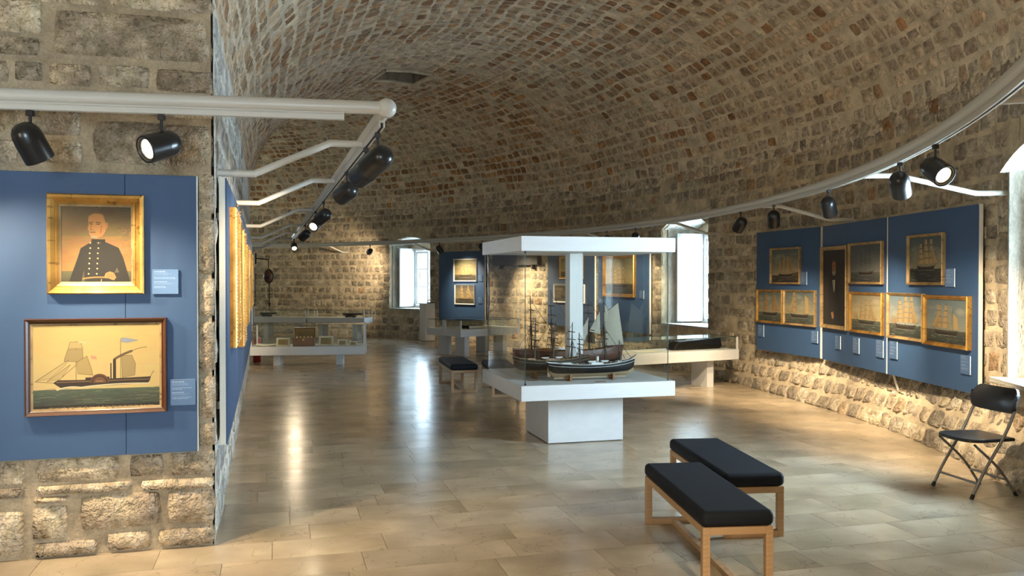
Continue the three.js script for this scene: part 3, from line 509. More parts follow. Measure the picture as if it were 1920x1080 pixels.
spotlight(onRight(0.1227), V(2.35, 0.7, 12.8), 'black spotlight tilted left above the end of the window table showcase', 0.9);
spotlight(onRight(0.0577), V(3.55, 0.9, 11.7), 'black spotlight pointing straight down, second left of the blue panels', 1.3, 0.6);
spotlight(onRight(-0.0433), V(4.0, 0.8, 9.9), 'black spotlight above the middle blue panel of the right wall', 1.5, 0.6);
spotlight(onRight(-0.1609), V(4.0, 0.7, 8.1), 'black spotlight above the rightmost blue panel, lens hidden', 1.5, 0.6);
spotlight(onRight(-0.2124), V(3.15, 1.5, 4.2), 'brightly glowing spotlight at the upper right facing the camera', 0.7, 0.6);
spotlight(onRight(0.3417), V(2.35, 1.3, 17.0), 'dark spotlight peeking over the right part of the big case cap', 0.9);
spotlight(onRight(0.4036), V(1.5, 1.3, 18.4), 'dark spotlight peeking over the middle of the big case cap', 0.9);
spotlight(onRight(0.6828), V(0.3, 1.2, 20.2), 'dark spotlight at the left edge of the big case cap', 0.8, 0.8);
spotlight(onRight(0.78), V(-1.2, 1.5, 22.0), 'dark spotlight hidden behind the big case, lighting two small paintings', 0.6, 0.75);
spotlight(onRight(0.9354), V(-5.0, 1.6, 25.4), 'small dark spotlight on the far rail left of the far window', 0.5, 0.95);
spotlight(onRight(-0.44), V(0.6, 0.3, 3.0), 'spotlight on the curved rail beside the camera, out of the picture', 1.0, 0.75);
spotlight(onRight(-0.52), V(-2.2, 0.4, 1.6), 'spotlight on the curved rail behind the camera', 1.0, 0.75);
spotlight(onFront(-4.6), V(-3.6, 1.0, 4.5), 'outermost spotlight on the rail end before the pier, out of the picture', 0.4, 0.6);

// ------------------------------------------------------------------ pictures: what is painted on the canvases
function canvasTexture(w, h, draw) { const c = document.createElement('canvas'); c.width = w; c.height = h; const g = c.getContext('2d'); draw(g, w, h); const t = new THREE.CanvasTexture(c); t.colorSpace = THREE.SRGBColorSpace; t.magFilter = THREE.LinearFilter; return t; }
const css = (a) => `rgb(${a.map((x) => Math.round(x)).join(',')})`, mixc = (a, b, t) => a.map((x, i) => lerp(x, b[i], t));
function wash(g, w, h, y0, y1, top, bottom, r, dabs, spread = 18) { // brushed paint between two tones
  const n = 40; for (let i = 0; i < n; i++) { g.fillStyle = css(mixc(top, bottom, i / (n - 1))); g.fillRect(0, y0 + (y1 - y0) * i / n, w, (y1 - y0) / n + 1); }
  for (let i = 0; i < dabs; i++) { const y = lerp(y0, y1, r()), c = mixc(top, bottom, (y - y0) / (y1 - y0)).map((v) => v + (r() - 0.5) * 2 * spread); g.globalAlpha = 0.25; g.fillStyle = css(c); g.beginPath(); g.ellipse(r() * w, y, w * (0.03 + r() * 0.09), h * (0.008 + r() * 0.03), (r() - 0.5) * 0.5, 0, TAU); g.fill(); } g.globalAlpha = 1;
}
function poly(g, pts, fill, stroke, lw = 1) { g.beginPath(); pts.forEach(([x, y], i) => i ? g.lineTo(x, y) : g.moveTo(x, y)); g.closePath(); if (fill) { g.fillStyle = fill; g.fill(); } if (stroke) { g.strokeStyle = stroke; g.lineWidth = lw; g.stroke(); } }
function line(g, x0, y0, x1, y1, c, lw) { g.strokeStyle = c; g.lineWidth = lw; g.beginPath(); g.moveTo(x0, y0); g.lineTo(x1, y1); g.stroke(); }
function sea(g, w, h, y0, tone, foam, r, n = 120) { wash(g, w, h, y0, h, tone, mixc(tone, [15, 18, 16], 0.55), r, 60, 14); for (let i = 0; i < n; i++) { const y = lerp(y0, h, r()), l = w * (0.02 + r() * 0.06) * (0.4 + (y - y0) / (h - y0)), x = r() * w; g.globalAlpha = 0.15 + r() * 0.4; g.strokeStyle = css(r() < 0.5 ? foam : mixc(tone, [10, 14, 14], 0.6)); g.lineWidth = 1 + r() * 2; g.beginPath(); g.moveTo(x - l, y); g.quadraticCurveTo(x, y - 3 - r() * 5, x + l, y); g.stroke(); } g.globalAlpha = 1; }
function sailingShip(g, cx, wl, L, o) {                          // a ship seen from the side; o: masts, rig, sail, hull, dir
  const d = o.dir || 1, H = L * 0.10, X = (t) => cx + d * t * L / 2, dark = css(o.hull), rope = 'rgba(45,32,20,0.8)';
  const masts = o.masts || 3, mh = L * (o.tall || 0.62);
  line(g, X(0.9), wl - H * 1.1, X(1.32), wl - H * 2.1, rope, L * 0.012);
  for (let m = 0; m < masts; m++) {
    const t = masts === 1 ? 0 : lerp(-0.58, 0.58, m / (masts - 1)), x = X(t), k = m === 0 && masts > 2 ? 0.86 : 1, top = wl - H - mh * k;
    line(g, x, wl - H, x, top, rope, L * 0.012); line(g, x, top + mh * 0.1, X(t + 0.25), wl - H, rope, 1); line(g, x, top + mh * 0.1, X(t - 0.25), wl - H, rope, 1);
    if (o.bare) { for (let s = 0; s < 4; s++) { const y = lerp(top, wl - H, 0.15 + s * 0.17), hw = L * (0.06 + 0.02 * s); line(g, x - hw, y, x + hw, y, rope, 1.6); } continue; }
    const tiers = o.tiers || 4;
    if (o.fore && (m === 0 || o.fore === 2)) { poly(g, [[x, top + mh * 0.18], [x - d * L * 0.20, top + mh * 0.36], [x - d * L * 0.24, wl - H * 1.4], [x, wl - H * 1.5]], css(o.sail), rope, 1); continue; }
    for (let s = 0; s < tiers; s++) {
      const y0 = lerp(top + mh * 0.06, wl - H * 1.5, s / tiers), y1 = lerp(top + mh * 0.06, wl - H * 1.5, (s + 0.92) / tiers), a = L * (0.055 + 0.030 * s), b = L * (0.072 + 0.032 * s), lean = d * L * 0.02;
      g.beginPath(); g.moveTo(x - a, y0); g.lineTo(x + a, y0); g.quadraticCurveTo(x + b + lean, (y0 + y1) / 2, x + b, y1); g.quadraticCurveTo(x + lean, y1 - (y1 - y0) * 0.2, x - b, y1); g.quadraticCurveTo(x - b * 0.9 + lean, (y0 + y1) / 2, x - a, y0); g.closePath();
      g.fillStyle = css(o.sail); g.fill(); g.fillStyle = css(mixc(o.sail, [90, 72, 48], 0.5)); g.globalAlpha = 0.45; g.fillRect(x - d * a * 0.2 - (d > 0 ? a * 0.8 : 0), y0 + 1, a * 0.8, y1 - y0 - 3); g.globalAlpha = 1; line(g, x - a, y0, x + a, y0, rope, 1.4);
    }
  }
  if (!o.bare) for (let j = 0; j < 3; j++) poly(g, [[X(0.62), wl - H - mh * (0.75 - j * 0.14)], [X(1.28 - j * 0.14), wl - H * 2.0], [X(0.72), wl - H * (1.5 + j * 0.2)]], css(mixc(o.sail, [150, 120, 80], 0.25 * j)), rope, 0.8);
  poly(g, [[X(-1), wl - H * 1.25], [X(-0.6), wl - H * 0.95], [X(0.2), wl - H * 0.88], [X(0.95), wl - H * 1.2], [X(1.02), wl - H * 1.15], [X(0.86), wl + H * 0.05], [X(-0.86), wl + H * 0.05]], dark);
  line(g, X(-0.95), wl - H * 0.75, X(0.92), wl - H * 0.78, css(mixc(o.hull, [210, 180, 120], 0.55)), 1.4);
  if (o.flag) poly(g, [[X(-0.98), wl - H * 3.2], [X(-1.22), wl - H * 3.0], [X(-1.2), wl - H * 2.3], [X(-0.98), wl - H * 2.5]], o.flag);
  g.globalAlpha = 0.7; g.strokeStyle = 'rgb(215,210,190)'; g.lineWidth = 2.2; g.beginPath(); g.moveTo(X(-0.9), wl + H * 0.1); for (let k = 0; k < 10; k++) g.lineTo(X(-0.9 + k * 0.21), wl + H * (0.05 + 0.15 * (k % 2))); g.stroke(); g.globalAlpha = 1;
}
function shipPainting(seed, o) {
  return canvasTexture(420, Math.round(420 * (o.aspect || 0.66)), (g, w, h) => { const r = rng(seed); wash(g, w, h, 0, h, o.top, o.low, r, 160, 16); for (let i = 0; i < 14; i++) { g.globalAlpha = 0.12; g.fillStyle = css(o.cloud || [230, 215, 175]); g.beginPath(); g.ellipse(w * r(), h * (0.15 + 0.35 * r()), w * (0.06 + 0.12 * r()), h * (0.03 + 0.06 * r()), 0, 0, TAU); g.fill(); } g.globalAlpha = 1;
    if (o.land) { poly(g, [[w * 0.55, h * o.horizon], [w * 0.8, h * (o.horizon - 0.07)], [w, h * (o.horizon - 0.11)], [w, h * o.horizon]], css(o.land)); }
    sea(g, w, h, h * o.horizon, o.sea, [205, 205, 180], r); if (o.small) sailingShip(g, w * 0.14, h * (o.horizon + 0.02), w * 0.16, { ...o.ship, tall: 0.9, flag: null }); sailingShip(g, w * (o.cx || 0.5), h * (o.horizon + (o.drop ?? 0.10)), w * (o.size || 0.58), o.ship); });
}
// a picture with a mitred moulding; local origin at its middle on the panel, z towards the room
function moulding(w, h, profile) {                               // profile: [distance inwards from the outer edge, height]
  const geos = []; for (let k = 0; k + 1 < profile.length; k++) {
    const [d0, z0] = profile[k], [d1, z1] = profile[k + 1], c = (d, z) => [[-w / 2 + d, -h / 2 + d, z], [w / 2 - d, -h / 2 + d, z], [w / 2 - d, h / 2 - d, z], [-w / 2 + d, h / 2 - d, z]], A = c(d0, z0), B = c(d1, z1);
    for (let s = 0; s < 4; s++) { const n = (s + 1) % 4, P = [A[s], A[n], B[n], A[s], B[n], B[s]], g = new THREE.BufferGeometry(); g.setAttribute('position', new THREE.Float32BufferAttribute(P.flat(), 3)); g.setAttribute('uv', new THREE.Float32BufferAttribute(P.map(([x, y, z]) => s % 2 ? [y, x + z] : [x, y + z]).flat(), 2)); g.computeVertexNormals(); geos.push(g); }
  } return mergeGeometries(geos);
}
function picture(name, label, at, turn, w, h, o) {
  const t = thing(name, label, 'painting', at, turn, o.group), b = o.border ?? 0.045, d = o.depth ?? 0.045;
  const f = mesh('frame', moulding(w, h, [[0, 0], [0, d * 0.8], [b * 0.12, d], [b * 0.35, d * 0.92], [b * 0.75, d * 0.6], [b * 0.8, d * 0.66], [b, d * 0.55], [b, d * 0.3]]), o.frame || MAT.gold, t);
  if (o.slip) mesh('slip', moulding(w - 2 * b, h - 2 * b, [[-0.002, d * 0.5], [0.012, d * 0.42], [0.014, d * 0.3]]), o.slip, t);
  if (o.outer) mesh('outer_edge', moulding(w + 0.012, h + 0.012, [[0, 0], [0, d * 0.45], [0.007, d * 0.5]]), o.outer, t);
  mesh('canvas', new THREE.BoxGeometry(w - 2 * b + 0.012, h - 2 * b + 0.012, 0.008).translate(0, 0, d * 0.3), [MAT.paper, MAT.paper, MAT.paper, MAT.paper, std({ map: o.map, color: rgb(o.tone ?? 0.5, o.tone ?? 0.5, o.tone ?? 0.5), roughness: 0.75 }), MAT.paper], t);
  mesh('backing', new THREE.BoxGeometry(w - 0.01, h - 0.01, 0.006).translate(0, 0, 0.003), MAT.darkWood, t);
  return t;
}
const captionTex = [1, 2, 3].map((k) => canvasTexture(160, 176, (g, w, h) => { const r = rng(k * 19); g.fillStyle = 'rgb(92,122,160)'; g.fillRect(0, 0, w, h); let y = 14; for (const [n, hh, a] of [[1, 7, 0.95], [3, 4, 0.5], [0, 8, 0], [2, 6, 0.7], [0, 10, 0], [1, 7, 0.9], [2, 4, 0.5], [0, 6, 0], [2, 6, 0.7]]) { for (let i = 0; i < Math.max(1, n); i++) { if (n) { g.fillStyle = `rgba(225,232,238,${a})`; let x = 12; const end = n === 1 ? w * 0.5 : w * (0.45 + 0.45 * r()); while (x < end) { const l = 5 + r() * 12; g.fillRect(x, y, l, hh * 0.6); x += l + 3; } } y += hh + 3; } } }));
const captionMats = captionTex.map((m) => [MAT.plateEdge, MAT.plateEdge, MAT.plateEdge, MAT.plateEdge, std({ map: m, color: rgb(0.42, 0.46, 0.52), roughness: 0.3 }), MAT.plate]);
let captionCount = 0;
function caption(label, at, turn, w = 0.15, h = 0.165) { const t = thing('caption_plate', label, 'label', at, turn, 'caption plates beside the pictures'); mesh('plate', new THREE.BoxGeometry(w, h, 0.010).translate(0, 0, 0.012), captionMats[captionCount++ % 3], t); mesh('spacer', join([rod([-w / 3, h / 3, 0], [-w / 3, h / 3, 0.008], 0.006), rod([w / 3, -h / 3, 0], [w / 3, -h / 3, 0.008], 0.006)]), MAT.steel, t); return t; }
// a blue display panel from (X, Z) P to Q seen left to right; returns a placer on its face
function panel(label, P, Q, y0, y1, { seam, turnFix } = {}) {
  const dx = Q[0] - P[0], dz = Q[1] - P[1], L = Math.hypot(dx, dz), turn = Math.atan2(dz, dx), t = thing('display_panel', label, 'display panel', V(P[0], 0, P[1]), turn, 'blue display panels');
  const edges = [0.0]; if (seam) edges.push(seam); edges.push(L);
  for (let k = 0; k + 1 < edges.length; k++) mesh('board', rbox(edges[k + 1] - edges[k] - 0.002, y1 - y0, 0.022, 0.002).translate((edges[k] + edges[k + 1]) / 2, (y0 + y1) / 2, -0.011), MAT.blue, t);
  for (const x of [0.006, L - 0.006]) mesh('edge_batten', rbox(0.022, y1 - y0 + 0.004, 0.038, 0.002).translate(x, (y0 + y1) / 2, -0.028), MAT.panelEdge, t);
  mesh('support_rail', join([rbox(L - 0.1, 0.05, 0.05, 0.003).translate(L / 2, y1 - 0.25, -0.05), rbox(L - 0.1, 0.05, 0.05, 0.003).translate(L / 2, y0 + 0.25, -0.05)]), MAT.panelEdge, t);
  return { turn, at: (s, y, out = 0.001) => V(P[0] + dx / L * s + Math.sin(turn) * out, y, P[1] + dz / L * s - Math.cos(turn) * out) };
}

// ------------------------------------------------------------------ pier panel with the captain portrait and the paddle steamer
{
  const P = pierAt(-3.2, 0.06), Q = pierAt(-0.085, 0.06), pn = panel('large blue panel on the stone pier behind portrait and steamship painting', P, Q, 0.612, 2.333, { seam: 3.115 - 0.411 });
  const S = (s) => s + 3.2;                                        // pier coordinate to panel coordinate
  const portrait = canvasTexture(512, 600, (g, w, h) => {
    const r = rng(3); wash(g, w, h, 0, h * 0.42, [104, 88, 58], [150, 120, 70], r, 160, 18); wash(g, w, h, h * 0.40, h * 0.84, [168, 128, 72], [206, 140, 70], r, 160, 20); wash(g, w, h, h * 0.83, h, [120, 112, 70], [74, 70, 44], r, 50, 12);
    for (let i = 0; i < 60; i++) { g.globalAlpha = 0.3; g.fillStyle = 'rgb(226,160,92)'; g.beginPath(); g.ellipse(w * (0.78 + 0.2 * r()), h * (0.3 + 0.45 * r()), 4 + 9 * r(), 3 + 5 * r(), r() * 3, 0, TAU); g.fill(); } g.globalAlpha = 1;
    poly(g, [[66, 600], [90, 520], [130, 400], [150, 330], [200, 296], [226, 280], [310, 280], [350, 298], [405, 325], [436, 400], [468, 520], [488, 600]], 'rgb(38,33,24)');
    poly(g, [[150, 600], [170, 490], [180, 600]], 'rgb(96,90,62)'); poly(g, [[376, 510], [392, 470], [408, 508]], 'rgb(104,96,64)'); g.fillStyle = 'rgb(30,26,19)'; g.fillRect(222, 262, 92, 36);
    poly(g, [[200, 120], [205, 92], [235, 74], [285, 74], [318, 96], [326, 150], [318, 200], [300, 232], [262, 256], [222, 252], [208, 225], [204, 196], [196, 188], [204, 160]], 'rgb(214,152,86)');
    poly(g, [[300, 78], [322, 98], [330, 140], [318, 142], [310, 112]], 'rgb(132,108,70)'); line(g, 214, 84, 250, 68, 'rgb(170,128,74)', 5); line(g, 250, 68, 304, 76, 'rgb(150,116,68)', 6); poly(g, [[318, 138], [334, 140], [332, 180], [316, 184]], 'rgb(206,140,78)');
    for (const [x0, y0, x1, y1, c, l] of [[204, 140, 234, 136, 'rgb(70,46,26)', 5], [252, 136, 286, 140, 'rgb(70,46,26)', 5], [210, 150, 230, 150, 'rgb(52,34,22)', 5], [256, 150, 280, 151, 'rgb(52,34,22)', 5], [226, 150, 214, 188, 'rgb(160,100,54)', 4], [214, 190, 232, 192, 'rgb(150,92,50)', 4], [214, 212, 250, 212, 'rgb(112,66,38)', 5], [208, 203, 252, 202, 'rgb(176,150,104)', 8], [292, 160, 282, 220, 'rgb(188,126,70)', 10]]) line(g, x0, y0, x1, y1, c, l);
    poly(g, [[214, 232], [262, 240], [256, 256], [224, 252]], 'rgb(190,170,130)');
    for (let k = 0; k < 7; k++) for (const x of [214 - k * 2, 268 - k * 2]) { g.fillStyle = 'rgb(226,206,150)'; g.beginPath(); g.arc(x + (k % 2) * 2, 290 + k * 38, 6, 0, TAU); g.fill(); }
    for (let i = 0; i < 6; i++) line(g, 258 + i * 5, 282 + i % 3 * 4, 270 + i * 4, 292, 'rgb(150,120,60)', 2);
    g.strokeStyle = 'rgb(176,140,74)'; g.lineWidth = 11; g.beginPath(); g.moveTo(160, 556); g.quadraticCurveTo(260, 532, 372, 552); g.stroke(); line(g, 288, 556, 284, 600, 'rgb(196,166,104)', 7);
    poly(g, [[306, 540], [316, 512], [344, 500], [372, 510], [388, 545], [372, 566], [352, 560], [330, 548]], 'rgb(206,146,84)'); for (let i = 0; i < 4; i++) line(g, 326 + i * 14, 516, 332 + i * 13, 546, 'rgb(150,96,52)', 3);
  });
  picture('captain_portrait', 'gilt framed portrait of an officer in dark double-buttoned uniform', pn.at(S(-0.652), 1.901), pn.turn, 0.535, 0.602, { border: 0.062, depth: 0.055, frame: MAT.gold, slip: MAT.goldPale, tone: 0.40, map: portrait });
  const steamer = canvasTexture(880, 620, (g, w, h) => {
    const r = rng(9); wash(g, w, h, 0, h * 0.77, [214, 184, 112], [226, 198, 132], r, 200, 10); sea(g, w, h, h * 0.755, [92, 104, 82], [196, 190, 150], r, 260); g.fillStyle = 'rgb(44,34,22)'; g.fillRect(0, h * 0.935, w, h * 0.065);
    let x = 120; while (x < 780) { const l = 12 + r() * 34; g.strokeStyle = 'rgb(196,176,122)'; g.lineWidth = 2.2; g.beginPath(); g.moveTo(x, 596); for (let k = 1; k <= 5; k++) g.lineTo(x + l * k / 5, 596 - (k % 2) * (3 + 6 * r()) + 2); g.stroke(); x += l + 9; }
    const dk = 'rgb(52,38,26)', rope = 'rgba(60,46,30,0.85)', sl = 'rgb(196,172,112)';
    for (const [a, b, c, d] of [[300, 130, 300, 420], [595, 120, 595, 420], [40, 404, 250, 262], [112, 408, 262, 296], [298, 300, 180, 408], [30, 408, 150, 420], [790, 400, 820, 350]]) line(g, a, b, c, d, rope, 3);
    poly(g, [[262, 136], [330, 136], [346, 182], [248, 182]], sl, rope, 2); poly(g, [[246, 188], [344, 188], [346, 262], [306, 276], [222, 270], [226, 250]], 'rgb(176,152,98)', rope, 2); poly(g, [[306, 278], [372, 236], [402, 330], [410, 372], [312, 360]], 'rgb(186,160,100)', rope, 2); poly(g, [[42, 404], [250, 262], [226, 300], [130, 390]], 'rgb(208,182,120)', rope, 1.5); poly(g, [[112, 408], [262, 296], [200, 396]], 'rgb(200,174,112)', rope, 1.5); poly(g, [[602, 240], [670, 236], [696, 300], [690, 380], [606, 396]], 'rgb(176,152,98)', rope, 2);
    poly(g, [[394, 232], [430, 240], [440, 262], [402, 258]], 'rgb(206,150,126)'); poly(g, [[600, 112], [640, 116], [716, 132], [640, 148], [602, 142]], 'rgb(150,160,178)', rope, 1);
    poly(g, [[318, 130], [370, 140], [372, 146], [320, 144]], 'rgb(220,200,150)');
    g.fillStyle = dk; g.fillRect(544, 262, 20, 150); g.fillRect(526, 290, 8, 120); g.strokeStyle = 'rgba(70,54,34,0.75)'; g.lineCap = 'round'; g.lineWidth = 17; g.beginPath(); g.moveTo(556, 262); g.quadraticCurveTo(600, 232, 668, 208); g.stroke(); g.lineWidth = 7; g.globalAlpha = 0.5; g.beginPath(); g.moveTo(668, 208); g.quadraticCurveTo(730, 180, 770, 182); g.stroke(); g.globalAlpha = 1;
    poly(g, [[150, 420], [180, 402], [360, 404], [362, 388], [520, 386], [520, 400], [800, 392], [790, 424], [776, 440], [200, 456], [176, 440]], dk); poly(g, [[170, 414], [790, 408], [790, 413], [172, 420]], 'rgb(150,112,64)'); g.fillStyle = 'rgb(110,66,36)'; g.beginPath(); g.arc(454, 428, 64, Math.PI, TAU); g.fill(); g.fillStyle = dk; g.beginPath(); g.arc(454, 428, 52, Math.PI, TAU); g.fill(); g.fillStyle = 'rgb(120,78,42)'; g.beginPath(); g.arc(454, 428, 44, Math.PI, TAU); g.fill(); for (let k = 0; k < 8; k++) { g.fillStyle = 'rgb(196,160,96)'; g.fillRect(430 + k * 6, 412, 4, 6); }
    g.strokeStyle = 'rgb(226,214,176)'; g.lineWidth = 9; g.beginPath(); g.moveTo(176, 470); g.quadraticCurveTo(250, 440, 330, 456); g.quadraticCurveTo(520, 432, 780, 440); g.stroke();
  });
  picture('steamship_painting', 'wide painting of a paddle steamer in a thin dark mahogany frame', pn.at(S(-0.652), 1.163), pn.turn, 0.785, 0.581, { border: 0.030, depth: 0.045, frame: MAT.darkWood, slip: MAT.goldPale, tone: 0.46, map: steamer });
  caption('blue caption plate right of the officer portrait', pn.at(S(-0.266), 1.675), pn.turn, 0.15, 0.152); caption('blue caption plate right of the steamship painting', pn.at(S(-0.167), 0.987), pn.turn, 0.146, 0.160);
}
// ------------------------------------------------------------------ right wall: three panels with nine pictures
{
  const warm = [206, 178, 118], sk = { top: [96, 110, 112], low: [196, 172, 118], sea: [86, 92, 76], horizon: 0.70 };
  const A = panel('leftmost blue panel on the right wall with three ship pictures', [3.74, 13.06], [4.16, 11.53], 0.605, 2.385), B = panel('middle blue panel on the right wall with tall dark portrait', [4.165, 11.45], [4.255, 9.71], 0.605, 2.385), C = panel('rightmost blue panel on the right wall next to the window', [4.26, 9.68], [4.341, 7.955], 0.605, 2.385);
  const ship = (masts, o = {}) => ({ masts, sail: [186, 158, 108], hull: [40, 29, 20], ...o });
  picture('ship_painting', 'harbour schooner painting, highest on the leftmost right-wall panel', A.at(0.795, 1.868), A.turn, 0.738, 0.529, { frame: MAT.goldPale, border: 0.03, map: shipPainting(41, { ...sk, low: [214, 186, 134], horizon: 0.78, land: [96, 76, 52], sea: [74, 58, 42], ship: ship(3, { fore: 2, tall: 0.9 }), size: 0.5, drop: 0.04 }) });
  picture('ship_painting', 'lower left ship painting on the leftmost right-wall panel, tan sails', A.at(0.40, 1.273), A.turn, 0.68, 0.499, { frame: MAT.gold, border: 0.035, map: shipPainting(42, { ...sk, ship: ship(2, { tall: 0.9, sail: [176, 136, 86] }), size: 0.62 }) });
  picture('ship_painting', 'lower right brig painting on the leftmost right-wall panel', A.at(1.145, 1.275), A.turn, 0.75, 0.50, { frame: MAT.goldPale, border: 0.03, map: shipPainting(43, { ...sk, ship: ship(2, { tall: 0.85, dir: -1, fore: 1 }), size: 0.6 }) });
  const tall = canvasTexture(360, 490, (g, w, h) => { const r = rng(5); wash(g, w, h, 0, h, [46, 36, 26], [34, 27, 20], r, 80, 6); poly(g, [[70, 490], [84, 260], [120, 200], [170, 186], [232, 200], [262, 260], [278, 490]], 'rgb(24,20,16)'); g.fillStyle = 'rgb(176,118,70)'; g.beginPath(); g.ellipse(174, 112, 32, 46, 0, 0, TAU); g.fill(); g.fillStyle = 'rgb(186,168,140)'; g.beginPath(); g.ellipse(174, 140, 30, 28, 0, 0, Math.PI); g.fill(); g.fillStyle = 'rgb(70,52,36)'; g.beginPath(); g.ellipse(174, 78, 33, 18, 0, Math.PI, TAU); g.fill(); line(g, 156, 106, 168, 106, 'rgb(60,38,24)', 4); line(g, 180, 106, 194, 106, 'rgb(60,38,24)', 4); line(g, 174, 108, 172, 126, 'rgb(140,88,50)', 4); poly(g, [[150, 196], [196, 196], [186, 262], [172, 284]], 'rgb(206,196,168)'); line(g, 172, 200, 172, 280, 'rgb(40,32,24)', 5); poly(g, [[130, 408], [160, 400], [176, 424], [168, 448], [146, 446]], 'rgb(170,116,70)'); });
  picture('tall_portrait', 'tall dark portrait of a bearded man in black coat', B.at(0.413, 1.571), B.turn, 0.775, 1.071, { frame: MAT.goldPale, border: 0.05, depth: 0.05, map: tall });
  picture('ship_painting', 'grey moonlit three-master painting right of the tall portrait, upper one', B.at(1.275, 1.871), B.turn, 0.845, 0.501, { frame: MAT.goldPale, border: 0.03, map: shipPainting(44, { top: [86, 92, 94], low: [140, 138, 126], sea: [84, 86, 80], horizon: 0.74, cloud: [150, 150, 140], ship: ship(3, { bare: true, tall: 0.95 }), size: 0.46, drop: 0.06 }) });
  picture('ship_painting', 'golden-framed ship painting below the grey three-master', B.at(1.30, 1.279), B.turn, 0.83, 0.493, { frame: MAT.gold, border: 0.034, map: shipPainting(45, { ...sk, top: [150, 142, 116], low: [210, 184, 124], small: true, ship: ship(3, { tall: 0.75 }), size: 0.52 }) });
  picture('ship_painting', 'ship painting highest on the rightmost panel, dark sea below', C.at(0.842, 1.887), C.turn, 0.693, 0.529, { frame: MAT.goldPale, border: 0.03, map: shipPainting(46, { ...sk, top: [84, 100, 106], aspect: 0.74, sea: [40, 42, 36], ship: ship(3, { tall: 0.85, sail: [200, 168, 112] }), size: 0.54, drop: 0.02 }) });
  picture('ship_painting', 'full-rigged ship on blue sky, lower left of the rightmost panel', C.at(0.432, 1.279), C.turn, 0.76, 0.508, { frame: MAT.goldPale, border: 0.032, map: shipPainting(47, { ...sk, top: [118, 136, 146], low: [176, 176, 156], sea: [70, 78, 66], small: true, ship: ship(3, { tall: 0.8, tiers: 5 }), size: 0.6 }) });
  picture('ship_painting', 'large heeling barque painting, lower right of the rightmost panel', C.at(1.238, 1.267), C.turn, 0.80, 0.513, { frame: MAT.gold, border: 0.04, depth: 0.055, map: shipPainting(48, { ...sk, top: [112, 128, 132], low: [164, 160, 138], sea: [78, 80, 66], ship: ship(3, { tall: 0.72, dir: -1, fore: 1 }), size: 0.56 }) });
  for (const [p, s, y, w, h, l] of [[A, 1.239, 1.689, 0.137, 0.18, 'caption plate right of the harbour schooner painting'], [A, 0.153, 0.897, 0.16, 0.178, 'caption plate lowest left on the leftmost right-wall panel'], [A, 1.49, 0.89, 0.139, 0.165, 'caption plate lowest right on the leftmost right-wall panel'], [B, 0.516, 0.869, 0.158, 0.17, 'caption plate under the tall dark portrait'], [B, 1.03, 0.869, 0.159, 0.19, 'caption plate under the golden-framed ship, left one'], [B, 1.630, 0.879, 0.17, 0.193, 'caption plate at the right edge of the middle right-wall panel'], [C, 1.286, 1.698, 0.164, 0.18, 'caption plate beside the top ship of the rightmost panel'], [C, 0.168, 0.892, 0.169, 0.195, 'caption plate under the full-rigged ship on blue sky'], [C, 1.561, 0.869, 0.158, 0.177, 'caption plate under the large heeling barque']]) caption(l, p.at(s, y), p.turn, w, h);
}
// ------------------------------------------------------------------ far wall panels behind the big case
{
  const A = panel('far blue panel left of the big case with two small pictures', [-1.957, 22.87], [-0.698, 21.633], 0.605, 2.385), B = panel('far blue panel seen through the glass left and right of the white column', [0.825, 19.745], [1.762, 18.266], 0.605, 2.385), C = panel('far blue panel behind the big case next to the bright window', [1.839, 18.128], [2.648, 16.485], 0.605, 2.385);
  const sk = { top: [120, 116, 88], low: [206, 182, 122], sea: [92, 84, 58], horizon: 0.72 }, ship = (m, o = {}) => ({ masts: m, sail: [206, 178, 120], hull: [52, 34, 22], ...o });
  picture('ship_painting', 'small white-framed ship painting, upper one on the far left panel', A.at(1.064, 1.893), A.turn, 0.88, 0.593, { frame: MAT.white, border: 0.03, map: shipPainting(51, { ...sk, ship: ship(3), size: 0.55 }) });
  picture('ship_painting', 'small pale-framed ship painting, lower one on the far left panel', A.at(1.044, 1.258), A.turn, 0.76, 0.511, { frame: MAT.white, border: 0.025, map: shipPainting(52, { ...sk, top: [96, 92, 86], ship: ship(2, { tall: 0.9 }), size: 0.6 }) });
  picture('ship_painting', 'small gilt-framed painting partly hidden behind the white case column', B.at(0.943, 1.924), B.turn, 0.87, 0.508, { frame: MAT.gold, border: 0.05, map: shipPainting(53, { ...sk, ship: ship(3), size: 0.5 }) });
  picture('framed_print', 'white-framed dark print behind the white case column', B.at(0.855, 1.344), B.turn, 1.15, 0.415, { frame: MAT.white, border: 0.03, map: shipPainting(54, { ...sk, aspect: 0.36, top: [96, 84, 62], low: [120, 104, 76], ship: ship(3, { bare: true, tall: 0.4 }), size: 0.6 }) });
  picture('ship_painting', 'large gilt-framed ship painting seen through the right of the glass case', C.at(0.813, 1.732), C.turn, 1.15, 0.857, { frame: MAT.gold, border: 0.07, depth: 0.06, map: shipPainting(55, { ...sk, top: [150, 140, 104], aspect: 0.75, ship: ship(3, { tall: 0.8 }), size: 0.52 }) });
  caption('caption plate at the right edge of the far left panel, upper one', A.at(1.63, 1.679), A.turn); caption('caption plate at the right edge of the far left panel, lower one', A.at(1.62, 1.12), A.turn); caption('caption plate right of the large far gilt-framed ship painting', C.at(1.60, 1.365), C.turn);
}
